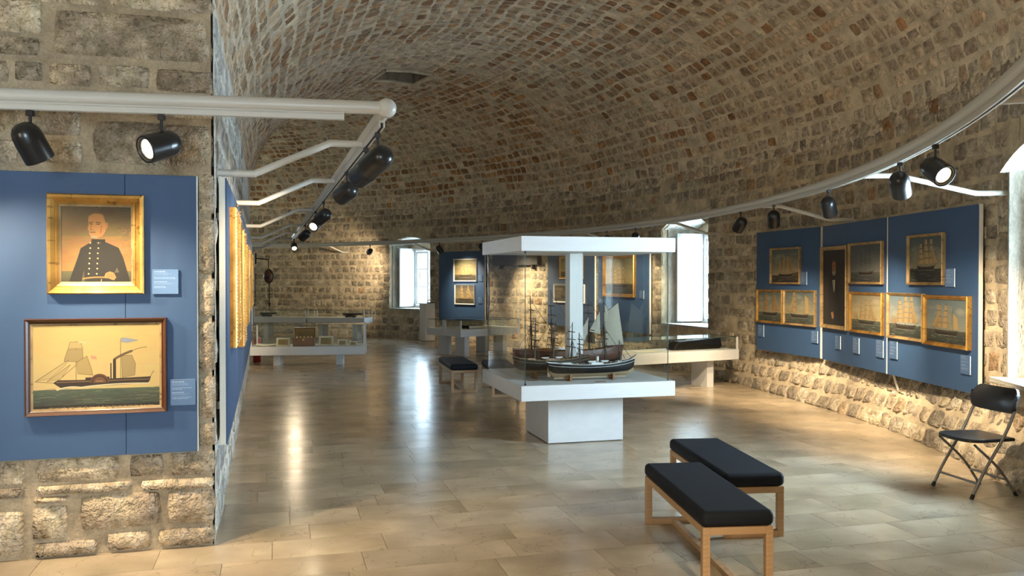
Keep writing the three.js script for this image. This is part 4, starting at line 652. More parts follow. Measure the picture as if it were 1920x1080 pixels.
{
  const P = wallAt(0.727, 2.2, 0.02), Q = wallAt(0.633, 2.2, 0.02), t = thing('wall_beam', 'dark wooden beam on the far wall seen through the top of the glass case', 'beam', new THREE.Vector3((P.x + Q.x) / 2, 2.0, (P.z + Q.z) / 2), 0.68 - Math.PI / 2);
  mesh('beam', rbox(P.distanceTo(Q), 0.40, 0.14, 0.006).translate(0, 0.20, 0.05), MAT.iron, t); for (const x of [-0.6, 0.6]) mesh('bracket', rbox(0.05, 0.10, 0.10, 0.004).translate(x, -0.05, 0.03), MAT.iron, t);
  const w = wallAt(0.022, 0.5, 0.05), c = thing('cable_duct', 'short white cable duct on the stones below the right wall panels', 'cable duct', w.setY(0), 0.022 - Math.PI / 2); mesh('duct', rbox(0.022, 0.22, 0.02, 0.002).rotateX(0.3).translate(0, 0.50, 0.02), MAT.panelEdge, c); mesh('duct_end', rbox(0.026, 0.02, 0.026, 0.002).translate(0, 0.40, 0.05), MAT.panelEdge, c);
}
// ------------------------------------------------------------------ inner wall: panels and gilt frames seen edge-on
{
  const dir = (i) => { const [ax, az] = INNER[i], [bx, bz] = INNER[i + 1], L = Math.hypot(bx - ax, bz - az); return [(bx - ax) / L, (bz - az) / L]; };
  const along = (Z, out) => { let i = 0; while (i < 2 && INNER[i + 1][1] < Z) i++; const [dx, dz] = dir(i), f = (Z - INNER[i][1]) / dz; return [INNER[i][0] + dx * f + dz * out, INNER[i][1] + dz * f - dx * out]; };
  const P = [['near blue panel on the inner wall, seen almost edge-on beside the pier', 5.55, 7.25], ['second blue panel along the inner wall', 7.31, 9.0], ['third blue panel along the inner wall', 9.06, 10.75], ['fourth blue panel along the inner wall', 10.81, 12.5], ['fifth blue panel along the inner wall, before the low showcase', 12.56, 14.9], ['farthest pale-edged panel at the end of the inner wall', 17.4, 20.35]].map(([l, a, b]) => panel(l, along(a, 0.085), along(b, 0.085), 0.61, 2.35));
  const sk = { top: [120, 112, 84], low: [198, 170, 114], sea: [70, 72, 58], horizon: 0.72, ship: { masts: 3, sail: [204, 176, 120], hull: [44, 32, 22] } };
  const ornate = (p, s, y, w, h, label, seed, beads) => { const t = picture('gilt_frame', label, p.at(s, y), p.turn, w, h, { frame: MAT.gold, border: 0.07, depth: 0.05, map: shipPainting(seed, sk) }); if (beads) { const gs = [], unit = new THREE.IcosahedronGeometry(0.009, 1); for (const x of [-w / 2 + 0.012, w / 2 - 0.012]) for (let k = 0; k < h / 0.026; k++) gs.push(unit.clone().translate(x, -h / 2 + 0.013 + k * 0.026, 0.048)); const m = mesh('bead_trim', join(gs), MAT.gold, t); m.userData.kind = 'stuff'; } };
  ornate(P[0], 0.75, 1.70, 0.62, 0.99, 'nearest gilt frame with beaded edge on the inner wall', 61, true); ornate(P[0], 1.38, 1.69, 0.50, 0.98, 'second gilt frame along the inner wall', 62, false); ornate(P[1], 0.75, 1.60, 0.8, 1.05, 'third gilt frame along the inner wall, beaded', 63, true); ornate(P[2], 0.85, 1.62, 0.9, 0.9, 'fourth gilt frame along the inner wall', 64, false); ornate(P[3], 0.85, 1.66, 0.9, 0.8, 'fifth gilt frame along the inner wall', 65, false); ornate(P[4], 1.1, 1.66, 1.0, 0.8, 'sixth gilt frame, farthest along the inner wall', 66, false);
  // forged arm with a ship's block and boathooks at the end of the inner wall
  const b = along(20.42, 0.16), arm = thing('hanging_block', 'wooden ship block hanging on a chain from a black wall arm', 'pulley block', V(b[0], 0, b[1]), 0);
  mesh('arm', join([rod([0, 2.16, 0], [0.30, 2.13, 0.05], 0.014), rod([-0.02, 2.02, 0], [-0.02, 2.28, 0], 0.022)]), MAT.iron, arm);
  const links = group('chain', arm); for (let k = 0; k < 5; k++) mesh('link', new THREE.TorusGeometry(0.022, 0.007, 6, 12).scale(0.8, 1.3, 1).rotateY(k % 2 ? Math.PI / 2 : 0).translate(0.30, 2.10 - k * 0.045, 0.05), MAT.iron, links);
  mesh('shell', join([new THREE.SphereGeometry(0.1, 16, 12).scale(1.0, 1.45, 0.35).translate(0.30, 1.72, 0.10), new THREE.SphereGeometry(0.1, 16, 12).scale(1.0, 1.45, 0.35).translate(0.30, 1.72, 0.0)]), MAT.midWood, arm); mesh('sheave', rod([0.30, 1.70, -0.03], [0.30, 1.70, 0.14], 0.03), MAT.iron, arm); mesh('strap', new THREE.TorusGeometry(0.115, 0.010, 6, 20).scale(0.95, 1.38, 1).translate(0.30, 1.73, 0.05), MAT.iron, arm);
  const wallMount = (phi) => wallAt(phi, 1.4, 0.11);
  const h1 = thing('boathook', 'black iron boathook bar hung on the back wall, right of the hanging block', 'tool', wallMount(1.199).setY(0), 1.199 - Math.PI / 2); mesh('shaft', rod([0, 0.85, 0], [0, 1.92, 0], 0.017), MAT.iron, h1); mesh('blade', new THREE.ConeGeometry(0.05, 0.16, 8).rotateX(Math.PI).translate(0, 0.84, 0), MAT.iron, h1); mesh('head', rod([0, 1.92, 0], [0, 2.06, 0], 0.03, 0.018), MAT.brass, h1); mesh('wall_peg', join([1.2, 1.75].map((y) => rod([0, y, 0.02], [0, y, -0.12], 0.01))), MAT.iron, h1);
  const h2 = thing('iron_bar', 'dark iron bar hung on the back wall, left of the hanging block', 'tool', wallMount(1.229).setY(0), 1.229 - Math.PI / 2); mesh('shaft', rod([0, 0.82, 0], [0, 2.0, 0], 0.026), MAT.iron, h2); mesh('collar', rod([0, 1.2, 0], [0, 1.3, 0], 0.04), MAT.iron, h2); mesh('wall_peg', join([1.0, 1.8].map((y) => rod([0, y, 0.02], [0, y, -0.12], 0.012))), MAT.iron, h2);
  const fe = thing('fire_extinguisher', 'red fire extinguisher standing behind the low showcase by the wall', 'extinguisher', V(...(() => { const q = along(17.18, 0.16); return [q[0], 0, q[1]]; })()));
  mesh('cylinder', new THREE.LatheGeometry([[0, 0], [0.072, 0.0], [0.08, 0.012], [0.08, 0.40], [0.07, 0.45], [0.03, 0.48], [0.028, 0.51], [0, 0.51]].map(([x, y]) => new THREE.Vector2(x, y)), 20), MAT.red, fe); mesh('valve', join([rod([0, 0.50, 0], [0, 0.56, 0], 0.02), rod([-0.02, 0.56, 0], [0.09, 0.59, 0], 0.009)]), MAT.black, fe); mesh('hose', tube([[0.02, 0.54, 0], [0.10, 0.50, 0.02], [0.11, 0.35, 0.03], [0.095, 0.2, 0.03]], 0.009, 6, 20, true), MAT.black, fe);
}

// ------------------------------------------------------------------ big glass case with three ship models
const CASE = { x: 0.656, z: 9.19, t: 0.268 };
const caseAt = (a, b, y) => V(CASE.x + a * Math.cos(CASE.t) + b * Math.sin(CASE.t), y, CASE.z + a * Math.sin(CASE.t) - b * Math.cos(CASE.t)); // a right, b towards the viewer
{
  const t = thing('glass_display_case', 'tall square glass case on a white pedestal with white cap', 'display case', V(CASE.x, 0, CASE.z), CASE.t), W = 0.81, G = 0.755;
  mesh('pedestal', join([rbox(0.82, 0.50, 0.82, 0.003).translate(0, 0.258, 0)]), MAT.white, t); mesh('plinth_strip', rbox(0.78, 0.012, 0.78, 0.002).translate(0, 0.006, 0), MAT.slot, t);
  mesh('base_slab', rbox(2 * W, 0.15, 2 * W, 0.004).translate(0, 0.58, 0), MAT.white, t); mesh('cap', join([rbox(2 * W, 0.145, 2 * W, 0.004).translate(0, 2.0285, 0)]), MAT.white, t);
  mesh('column', rbox(0.15, 1.305, 0.15, 0.003).translate(0.02, 1.305, -0.02), MAT.white, t);
  const h = 1.30, y = 0.655 + h / 2;
  for (const [x, z, a, l] of [[0, G, 0, 'front glass pane'], [0, -G, Math.PI, 'rear glass pane'], [-G, 0, -Math.PI / 2, 'left glass pane'], [G, 0, Math.PI / 2, 'right glass pane']]) { const p = mesh('pane', new THREE.PlaneGeometry(2 * G, h).rotateY(a).translate(x, y, z), MAT.glass, t); p.userData.label = l; }
  for (const sx of [-1, 1]) for (const sz of [-1, 1]) { mesh('glass_edge', rbox(0.007, h, 0.007, 0.001).translate(sx * G, y, sz * G), MAT.glassEdge, t); mesh('fixing', join([rbox(0.016, 0.022, 0.016, 0.002).translate(sx * G, 0.662, sz * G), rbox(0.016, 0.022, 0.016, 0.002).translate(sx * G, 1.948, sz * G)]), MAT.black, t); }
}
// a model ship; local x towards the bow, y up from the keel, origin under the middle of the keel
function shipModel(name, label, at, turn, o) {
  const t = thing(name, label, 'ship model', at, turn, 'ship models in the glass case'), L = o.L, B = o.beam, D = o.depth, k0 = o.keel ?? 0.03, N = 26, M = 9;
  const half = (x) => { const s = x / (L / 2); return B / 2 * (s > 0 ? 1 - Math.pow(s, 2.6) : 1 - 0.55 * Math.pow(-s, 3.2)); }, sheer = (x) => { const s = x / (L / 2); return D * (1 + 0.24 * s * s + (s > 0 ? 0.14 * s * s * s : 0)); }, foot = (x) => { const s = x / (L / 2); return s > 0.86 ? (s - 0.86) * D * 2.2 : s < -0.9 ? (-s - 0.9) * D * 3 : 0; };
  const P = (i, j, side, lo, hi) => { const x = lerp(-L / 2, L / 2, i / N), v = lerp(lo, hi, j / M), w = half(x) * Math.pow(Math.sin(Math.min(1, v * 1.35) * Math.PI / 2), 0.75); const s = x / (L / 2), rake = s > 0.6 ? (s - 0.6) * v * L * 0.06 : s < -0.7 ? (s + 0.7) * v * L * 0.09 : 0; return [x + rake, k0 + lerp(foot(x), sheer(x), v), side * w]; };
  const shell = (lo, hi) => { const pos = [], uv = [], idx = []; for (const side of [-1, 1]) { const b = pos.length / 3; for (let j = 0; j <= M; j++) for (let i = 0; i <= N; i++) { const p = P(i, j, side, lo, hi); pos.push(...p); uv.push(p[0] * 4, p[1] * 4); } for (let j = 0; j < M; j++) for (let i = 0; i < N; i++) { const a = b + j * (N + 1) + i, c = a + N + 1; if (side > 0) idx.push(a, a + 1, c, a + 1, c + 1, c); else idx.push(a, c, a + 1, a + 1, c, c + 1); } } const g = new THREE.BufferGeometry(); g.setAttribute('position', new THREE.Float32BufferAttribute(pos, 3)); g.setAttribute('uv', new THREE.Float32BufferAttribute(uv, 2)); g.setIndex(idx); g.computeVertexNormals(); return g; };
  const transom = (lo, hi) => { const pos = [], idx = []; for (let j = 0; j <= M; j++) { pos.push(...P(0, j, -1, lo, hi), ...P(0, j, 1, lo, hi)); } for (let j = 0; j < M; j++) { const a = 2 * j; idx.push(a, a + 1, a + 2, a + 1, a + 3, a + 2); } const g = new THREE.BufferGeometry(); g.setAttribute('position', new THREE.Float32BufferAttribute(pos, 3)); g.setAttribute('uv', new THREE.Float32BufferAttribute(pos.filter((_, i) => i % 3 !== 2), 2)); g.setIndex(idx); g.computeVertexNormals(); return g; };
  mesh('hull_bottom', join([shell(0, 0.3), transom(0, 0.3)]), o.bottom, t); mesh('hull_side', join([shell(0.3, 1), transom(0.3, 1)]), o.side, t);
  { const pos = [], idx = [], uv = []; for (let i = 0; i <= N; i++) for (const s of [-1, 1]) { const p = P(i, M, s, 0.3, 0.93); pos.push(p[0], p[1], p[2] * 0.97); uv.push(p[2] * 6, p[0]); } for (let i = 0; i < N; i++) { const a = 2 * i; idx.push(a, a + 1, a + 2, a + 1, a + 3, a + 2); } const g = new THREE.BufferGeometry(); g.setAttribute('position', new THREE.Float32BufferAttribute(pos, 3)); g.setAttribute('uv', new THREE.Float32BufferAttribute(uv, 2)); g.setIndex(idx); g.computeVertexNormals(); mesh('deck', g, MAT.deck, t); }
  const railLine = (v, r) => join([-1, 1].map((s) => tube(Array.from({ length: 20 }, (_, i) => { const p = P(lerp(0, N, i / 19), 0, s, v, v); return new THREE.Vector3(p[0], p[1], p[2]); }), r, 5, 40, true)));
  mesh('gunwale', railLine(1, 0.0032), o.rail, t); mesh('rubbing_strake', railLine(0.80, 0.0018), o.rail, t);
  mesh('keel', rbox(L * 0.86, k0 * 0.5, 0.012, 0.002).translate(-L * 0.02, k0 * 0.78, 0), o.bottom, t);
  for (const x of [-L * 0.27, L * 0.24]) mesh('cradle', join([rbox(0.025, k0 + 0.012, B * 0.5, 0.003).translate(x, (k0 + 0.012) / 2, 0), ...[-1, 1].map((s) => rbox(0.025, k0 + D * 0.22, 0.018, 0.003).translate(x, (k0 + D * 0.22) / 2, s * B * 0.30))]), o.cradle || MAT.midWood, t);
  const top = (x) => k0 + sheer(x) * 0.93, lines = [];
  mesh('bowsprit', rod([L * 0.44, top(L * 0.44) + 0.005, 0], [L * (0.5 + (o.sprit ?? 0.12)), top(L * 0.5) + 0.05, 0], 0.007, 0.004), MAT.spar, t);
  mesh('rudder', rbox(0.03, D * 0.75, 0.006, 0.001).translate(-L * 0.5 - 0.008, k0 + D * 0.45, 0), o.bottom, t);
  for (const m of o.masts) {
    const y0 = top(m.x) - 0.01, mast = group('mast', t); mesh('pole', rod([m.x, y0, 0], [m.x - m.h * 0.03, y0 + m.h, 0], 0.0105, 0.0045), MAT.spar, mast);
    for (const f of m.yards || []) { const y = y0 + m.h * f, w = m.h * (0.34 - 0.22 * f) * (m.wide || 1); mesh('yard', rod([m.x - m.h * 0.03 * f + 0.008, y, -w], [m.x - m.h * 0.03 * f + 0.008, y, w], 0.0048), MAT.spar, mast); }
    if (m.top !== false) mesh('crosstree', rbox(0.03, 0.006, 0.05, 0.001).translate(m.x - m.h * 0.017, y0 + m.h * 0.55, 0), MAT.spar, mast);
    for (const s of [-1, 1]) for (const dx of [-0.05, -0.02, 0.01]) lines.push(rod([m.x + dx, top(m.x), s * half(m.x) * 0.97], [m.x - m.h * 0.017, y0 + m.h * 0.55, 0], 0.0024, 0.0024, 4));
    lines.push(rod([m.x - m.h * 0.028, y0 + m.h * 0.95, 0], [Math.min(m.x + m.h * 0.55, L * 0.58), top(L * 0.4) + 0.03, 0], 0.0024, 0.0024, 4));
    for (const f of m.square || []) { const y = y0 + m.h * f, hgt = m.h * 0.17, w = m.h * (0.30 - 0.18 * f); mesh('sail', sailGeo([[m.x + 0.01, y + hgt, -w * 0.86], [m.x + 0.01, y + hgt, w * 0.86], [m.x + 0.01, y, w], [m.x + 0.01, y, -w]], [0.03, 0, 0]), MAT.sail, mast); }
    if (m.gaff) mesh('sail', sailGeo([[m.x - 0.012, y0 + m.h * 0.72, 0], [m.x - m.gaff * 0.7, y0 + m.h * 0.92, 0.02], [m.x - m.gaff, y0 + m.h * 0.10, 0.03], [m.x - 0.012, y0 + m.h * 0.08, 0]], [0, 0, 0.03]), MAT.sail, mast);
    if (m.gaff) mesh('gaff', join([rod([m.x, y0 + m.h * 0.72, 0], [m.x - m.gaff * 0.74, y0 + m.h * 0.94, 0.02], 0.004), rod([m.x, y0 + m.h * 0.07, 0], [m.x - m.gaff * 1.05, y0 + m.h * 0.09, 0.03], 0.004)]), MAT.spar, mast);
  }
  for (const s of o.jibs || []) mesh('sail', sailGeo([s[0], s[1], s[2], s[2]], [0, 0, 0.02]), MAT.sail, t);
  mesh('rigging', join(lines), MAT.rope, t);
  if (o.funnel) mesh('funnel', join([rod([o.funnel, top(0), 0], [o.funnel, top(0) + 0.085, 0], 0.016, 0.015, 16), rod([o.funnel - 0.035, top(0), 0.02], [o.funnel - 0.035, top(0) + 0.045, 0.02], 0.006)]), MAT.white, t);
  for (const [x, l, w, h] of o.houses || []) mesh('deckhouse', rbox(l, h, w, 0.003).translate(x, top(x) + h / 2 - 0.004, 0), o.house || MAT.midWood, t);
  for (const [x, z] of o.boats || []) mesh('lifeboat', new THREE.SphereGeometry(0.03, 12, 6, 0, TAU, Math.PI / 2, Math.PI / 2).scale(1.6, 0.6, 0.55).translate(x, top(x) + 0.045, z), MAT.white, t);
  for (let i = 0; i < 8; i++) { const x = lerp(-L * 0.35, L * 0.35, i / 7); mesh('bollard', new THREE.CylinderGeometry(0.005, 0.006, 0.02, 8).translate(x, top(x) + 0.008, (i % 2 ? 1 : -1) * half(x) * 0.6), i % 3 ? MAT.brass : MAT.white, t); }
  return t;
}
function sailGeo(c, bulge) { const n = 6, pos = [], uv = [], idx = [], q = c.map((p) => new THREE.Vector3(...p)); for (const f of [0, 1]) for (let j = 0; j <= n; j++) for (let i = 0; i <= n; i++) { const u = i / n, v = j / n, p = q[0].clone().lerp(q[1], u).lerp(q[3].clone().lerp(q[2], u), v), b = Math.sin(u * Math.PI) * Math.sin(v * Math.PI); p.add(new THREE.Vector3(...bulge).multiplyScalar(b)); const nrm = q[1].clone().sub(q[0]).cross(q[3].clone().sub(q[0])).normalize(); p.addScaledVector(nrm, f ? 0.0008 : -0.0008); pos.push(p.x, p.y, p.z); uv.push(u, v); } const W = n + 1; for (const f of [0, 1]) for (let j = 0; j < n; j++) for (let i = 0; i < n; i++) { const a = f * W * W + j * W + i, b = a + 1, d = a + W, e = d + 1; if (f) idx.push(a, b, d, b, e, d); else idx.push(a, d, b, b, d, e); } const g = new THREE.BufferGeometry(); g.setAttribute('position', new THREE.Float32BufferAttribute(pos, 3)); g.setAttribute('uv', new THREE.Float32BufferAttribute(uv, 2)); g.setIndex(idx); g.computeVertexNormals(); return g; }
{
  const Y = 0.656;
  shipModel('steamer_model', 'front model steamship with black and pale hull, bow to the right', caseAt(0.03, 0.50, Y), CASE.t + 0.03, { L: 0.92, beam: 0.15, depth: 0.125, keel: 0.035, side: MAT.hullBlack, bottom: MAT.paleHull, rail: MAT.white, sprit: 0.04, funnel: 0.06, masts: [{ x: -0.13, h: 0.34, yards: [0.35, 0.5, 0.65, 0.8], wide: 1.1 }, { x: 0.15, h: 0.40, yards: [0.5, 0.68, 0.84], wide: 0.9 }, { x: 0.31, h: 0.24, yards: [] }], houses: [[0.05, 0.14, 0.07, 0.03], [-0.28, 0.10, 0.06, 0.025], [0.30, 0.06, 0.05, 0.025]], house: MAT.white, boats: [[-0.02, 0.05], [0.12, 0.05]] });
  shipModel('schooner_model', 'left model steamship with olive bottom, bow to the left', caseAt(-0.30, 0.18, Y), CASE.t + Math.PI + 0.18, { L: 0.86, beam: 0.14, depth: 0.14, keel: 0.04, side: MAT.hullBlack, bottom: MAT.oliveHull, rail: MAT.goldPale, sprit: 0.05, masts: [{ x: -0.24, h: 0.40, yards: [0.35, 0.55, 0.75] }, { x: -0.02, h: 0.50, yards: [0.35, 0.5, 0.65, 0.8] }, { x: 0.20, h: 0.46, yards: [0.35, 0.5, 0.7, 0.85] }], houses: [[0.0, 0.16, 0.07, 0.035], [0.25, 0.08, 0.06, 0.03]], boats: [[-0.06, -0.05], [0.1, -0.05]] });
  shipModel('sailing_ship_model', 'largest model sailing ship with grey sails, at the back of the case', caseAt(0.10, -0.40, Y), CASE.t - 0.02, { L: 1.24, beam: 0.19, depth: 0.17, keel: 0.05, side: MAT.darkWood, bottom: MAT.hullBlack, rail: MAT.midWood, sprit: 0.05, masts: [{ x: -0.44, h: 0.62, yards: [0.3, 0.45, 0.6, 0.75] }, { x: -0.20, h: 0.70, yards: [0.3, 0.45, 0.6, 0.75] }, { x: 0.02, h: 0.60, yards: [0.3, 0.5, 0.7, 0.85], square: [0.22, 0.42] }, { x: 0.24, h: 0.62, yards: [0.4, 0.55, 0.7, 0.85], square: [0.16] }, { x: 0.42, h: 0.58, gaff: -0.22 }], houses: [[-0.3, 0.16, 0.09, 0.04], [0.05, 0.14, 0.09, 0.04]], jibs: [[[0.36, 0.66, 0], [0.22, 0.44, 0.04], [0.36, 0.40, 0.02]], [[0.22, 0.60, 0.02], [0.06, 0.34, 0.05], [0.20, 0.32, 0.03]], [[0.42, 0.74, 0], [0.43, 0.40, 0.02], [0.58, 0.52, 0.0]], [[0.14, 0.52, 0.05], [0.02, 0.30, 0.06], [0.16, 0.30, 0.05]]], boats: [[-0.1, 0.06], [-0.1, -0.06]] });
  for (const [a, b, l] of [[0.05, 0.69, 'small dark label lying before the front model'], [-0.58, 0.42, 'small dark label lying at the left of the case floor']]) { const p = thing('model_label', l, 'label', caseAt(a, b, Y), CASE.t); mesh('card', rbox(0.11, 0.004, 0.035, 0.001).translate(0, 0.002, 0), MAT.midWood, p); }
}

// ------------------------------------------------------------------ benches
function cushionGeo(w, h, l) { const g = new RoundedBoxGeometry(w, h, l, 5, 0.032), p = g.attributes.position; for (let i = 0; i < p.count; i++) { const y = p.getY(i); if (y > 0) { const a = p.getX(i) / (w / 2), b = p.getZ(i) / (l / 2); p.setY(i, y + 0.010 * (1 - a * a) * (1 - b ** 6)); } } g.computeVertexNormals(); return g; }
const bench0 = thing('bench', 'nearest padded bench in the right foreground, dark seat on beech frame', 'bench', V(1.18, 0, 5.288), 0.099, 'padded beech benches');
{
  const w = 0.40, l = 1.25, h = 0.331, s = 0.042; mesh('cushion', cushionGeo(w + 0.012, 0.088, l + 0.012).translate(0, h + 0.044, 0), MAT.cushion, bench0);
  for (const z of [-1, 1]) { for (const x of [-1, 1]) mesh('leg', rbox(s, h, s, 0.003).translate(x * (w / 2 - s / 2), h / 2, z * (l / 2 - s / 2)), MAT.beech, bench0); mesh('end_rail', rbox(w - 2 * s, s, s, 0.003).translate(0, h - s / 2, z * (l / 2 - s / 2)), MAT.beech, bench0); mesh('foot_rail', rbox(w - 2 * s, s, s, 0.003).translate(0, s / 2, z * (l / 2 - s / 2)), MAT.beech, bench0); }
  for (const x of [-1, 1]) mesh('side_rail', rbox(s * 0.8, s, l - 2 * s, 0.003).translate(x * (w / 2 - s / 2), h - s / 2, 0), MAT.beech, bench0);
  mesh('floor_stretcher', rbox(s, s * 0.8, l - 2 * s, 0.003).translate(0, s * 0.4, 0), MAT.beech, bench0);
}
copyOf(bench0, V(1.521, 0, 6.182), 0.105, 'padded bench just behind the nearest one, dark seat on beech frame'); copyOf(bench0, V(-0.842, 0, 13.203), 0.229, 'far padded bench left of the big glass case'); copyOf(bench0, V(-0.181, 0, 12.705), 0.15, 'far padded bench half hidden behind the left corner of the glass case');

// ------------------------------------------------------------------ folding chair by the right wall
{
  const t = thing('folding_chair', 'black metal folding chair standing by the stone wall at right', 'chair', V(3.684, 0, 6.78), -1.366), w = 0.215;   // local z forward (towards the open room), x along the seat width
  for (const s of [-1, 1]) { mesh('front_leg', tube([[s * w, 0.012, 0.205], [s * w, 0.20, 0.10], [s * w, 0.44, -0.06], [s * w, 0.62, -0.155], [s * w * 0.98, 0.79, -0.215]], 0.0115, 8, 40, true), MAT.steel, t); mesh('rear_leg', tube([[s * w * 0.90, 0.012, -0.205], [s * w * 0.90, 0.22, -0.05], [s * w * 0.90, 0.41, 0.165]], 0.0105, 8, 24, true), MAT.steel, t); for (const [x, z] of [[s * w, 0.209], [s * w * 0.9, -0.211]]) mesh('rubber_foot', rod([x, 0, z], [x, 0.035, z + (z > 0 ? -0.016 : 0.02)], 0.016, 0.014), MAT.black, t); }
  mesh('cross_bar', rod([-w, 0.115, 0.152], [w, 0.115, 0.152], 0.009), MAT.steel, t).position.set(0, 0, 0); mesh('cross_bar', rod([-w * 0.9, 0.13, -0.118], [w * 0.9, 0.13, -0.118], 0.009), MAT.steel, t);
  { const sh = new THREE.Shape(); const a = 0.205, f = 0.21, b = -0.19; sh.moveTo(-a * 0.92, b); sh.lineTo(a * 0.92, b); sh.lineTo(a, 0.08); sh.quadraticCurveTo(a, f - 0.02, a * 0.62, f); sh.quadraticCurveTo(0, f + 0.035, -a * 0.62, f); sh.quadraticCurveTo(-a, f - 0.02, -a, 0.08); sh.closePath(); const g = new THREE.ExtrudeGeometry(sh, { depth: 0.014, bevelEnabled: true, bevelSize: 0.006, bevelThickness: 0.006, bevelSegments: 2, curveSegments: 10 }); g.rotateX(Math.PI / 2); mesh('seat', g.translate(0, 0.445, 0.0), MAT.blackPlastic, t); }
  { const H = 0.20, big = new THREE.BoxGeometry(0.46, H, 0.022, 40, 8, 1), p = big.attributes.position; for (let i = 0; i < p.count; i++) { const x = p.getX(i), k = x / 0.23, y = p.getY(i), r = Math.abs(k) > 0.7 ? (Math.abs(k) - 0.7) / 0.3 : 0, cut = 1 - Math.sqrt(Math.max(0, 1 - r * r)); p.setY(i, y > 0 ? y * (1 - cut * 0.85) + 0.0 : y + cut * 0.035); p.setZ(i, p.getZ(i) + 0.045 * k * k - 0.03 + 0.02 * (1 - (y / (H / 2)) ** 2)); } big.computeVertexNormals(); big.rotateX(-0.28); mesh('backrest', big.translate(0, 0.735, -0.195), MAT.blackPlastic, t); }
}

// ------------------------------------------------------------------ table showcases
function vitrine(label, corner, turn, len, dep, { low = 0.43, slab = 0.585, top = 0.78, legs = [0.2, 0.8], tone = MAT.white, split = 0 } = {}) { // corner: front-left corner, x along the front, z towards the viewer
  const t = thing('table_showcase', label, 'showcase', V(corner[0], 0, corner[1]), turn, 'white table showcases');
  for (const f of legs) mesh('pedestal_leg', rbox(0.13, low, dep * 0.55, 0.003).translate(len * f, low / 2, -dep / 2), tone, t);
  mesh('tray', rbox(len, slab - low, dep, 0.003).translate(len / 2, (low + slab) / 2, -dep / 2), tone, t);
  const i = 0.02, h = top - slab; mesh('top_pane', new THREE.PlaneGeometry(len - 2 * i, dep - 2 * i).rotateX(-Math.PI / 2).translate(len / 2, top, -dep / 2), MAT.glass, t);
  for (const [w, x, z, a] of [[len - 2 * i, len / 2, -i, 0], [len - 2 * i, len / 2, -dep + i, Math.PI], [dep - 2 * i, i, -dep / 2, -Math.PI / 2], [dep - 2 * i, len - i, -dep / 2, Math.PI / 2]]) mesh('pane', new THREE.PlaneGeometry(w, h).rotateY(a).translate(x, slab + h / 2, z), MAT.glass, t);
  for (const x of [i, len - i]) for (const z of [-i, -dep + i]) mesh('corner_post', rbox(0.028, h, 0.028, 0.003).translate(x, slab + h / 2, z), tone, t);
  const g = []; for (const z of [-i, -dep + i]) g.push(rbox(len - 2 * i, 0.008, 0.010, 0.001).translate(len / 2, top, z)); for (const x of [i, len - i]) g.push(rbox(0.010, 0.008, dep - 2 * i, 0.001).translate(x, top, -dep / 2)); mesh('glass_rim', join(g), MAT.glassEdge, t);
  const c = Math.cos(turn), s = Math.sin(turn); return { t, turn, at: (x, z, y = slab) => V(corner[0] + x * c + z * s, y + 0.001, corner[1] + x * s - z * c) };
}
function easel(label, at, turn, w, h, seed) { const t = thing('framed_document', label, 'document', at, turn), tex = canvasTexture(128, 96, (g, W, H) => { const r = rng(seed); g.fillStyle = 'rgb(214,200,160)'; g.fillRect(0, 0, W, H); g.fillStyle = 'rgb(150,128,84)'; g.fillRect(12, 10, W - 24, H - 20); for (let y = 16; y < H - 16; y += 6) { g.fillStyle = 'rgb(96,76,48)'; g.fillRect(18, y, (W - 40) * (0.6 + 0.4 * r()), 2); } }); const b = mesh('sheet', rbox(w, h, 0.012, 0.002).translate(0, h / 2, 0).rotateX(-0.42), [MAT.paper], t); b.material = std({ map: tex, roughness: 0.8 }); mesh('mount', rbox(w + 0.03, h + 0.03, 0.010, 0.002).translate(0, h / 2 + 0.004, -0.012).rotateX(-0.42), MAT.white, t); mesh('stand', rbox(w * 0.6, 0.006, h * 0.6, 0.001).translate(0, 0.003, -h * 0.2), MAT.white, t); }
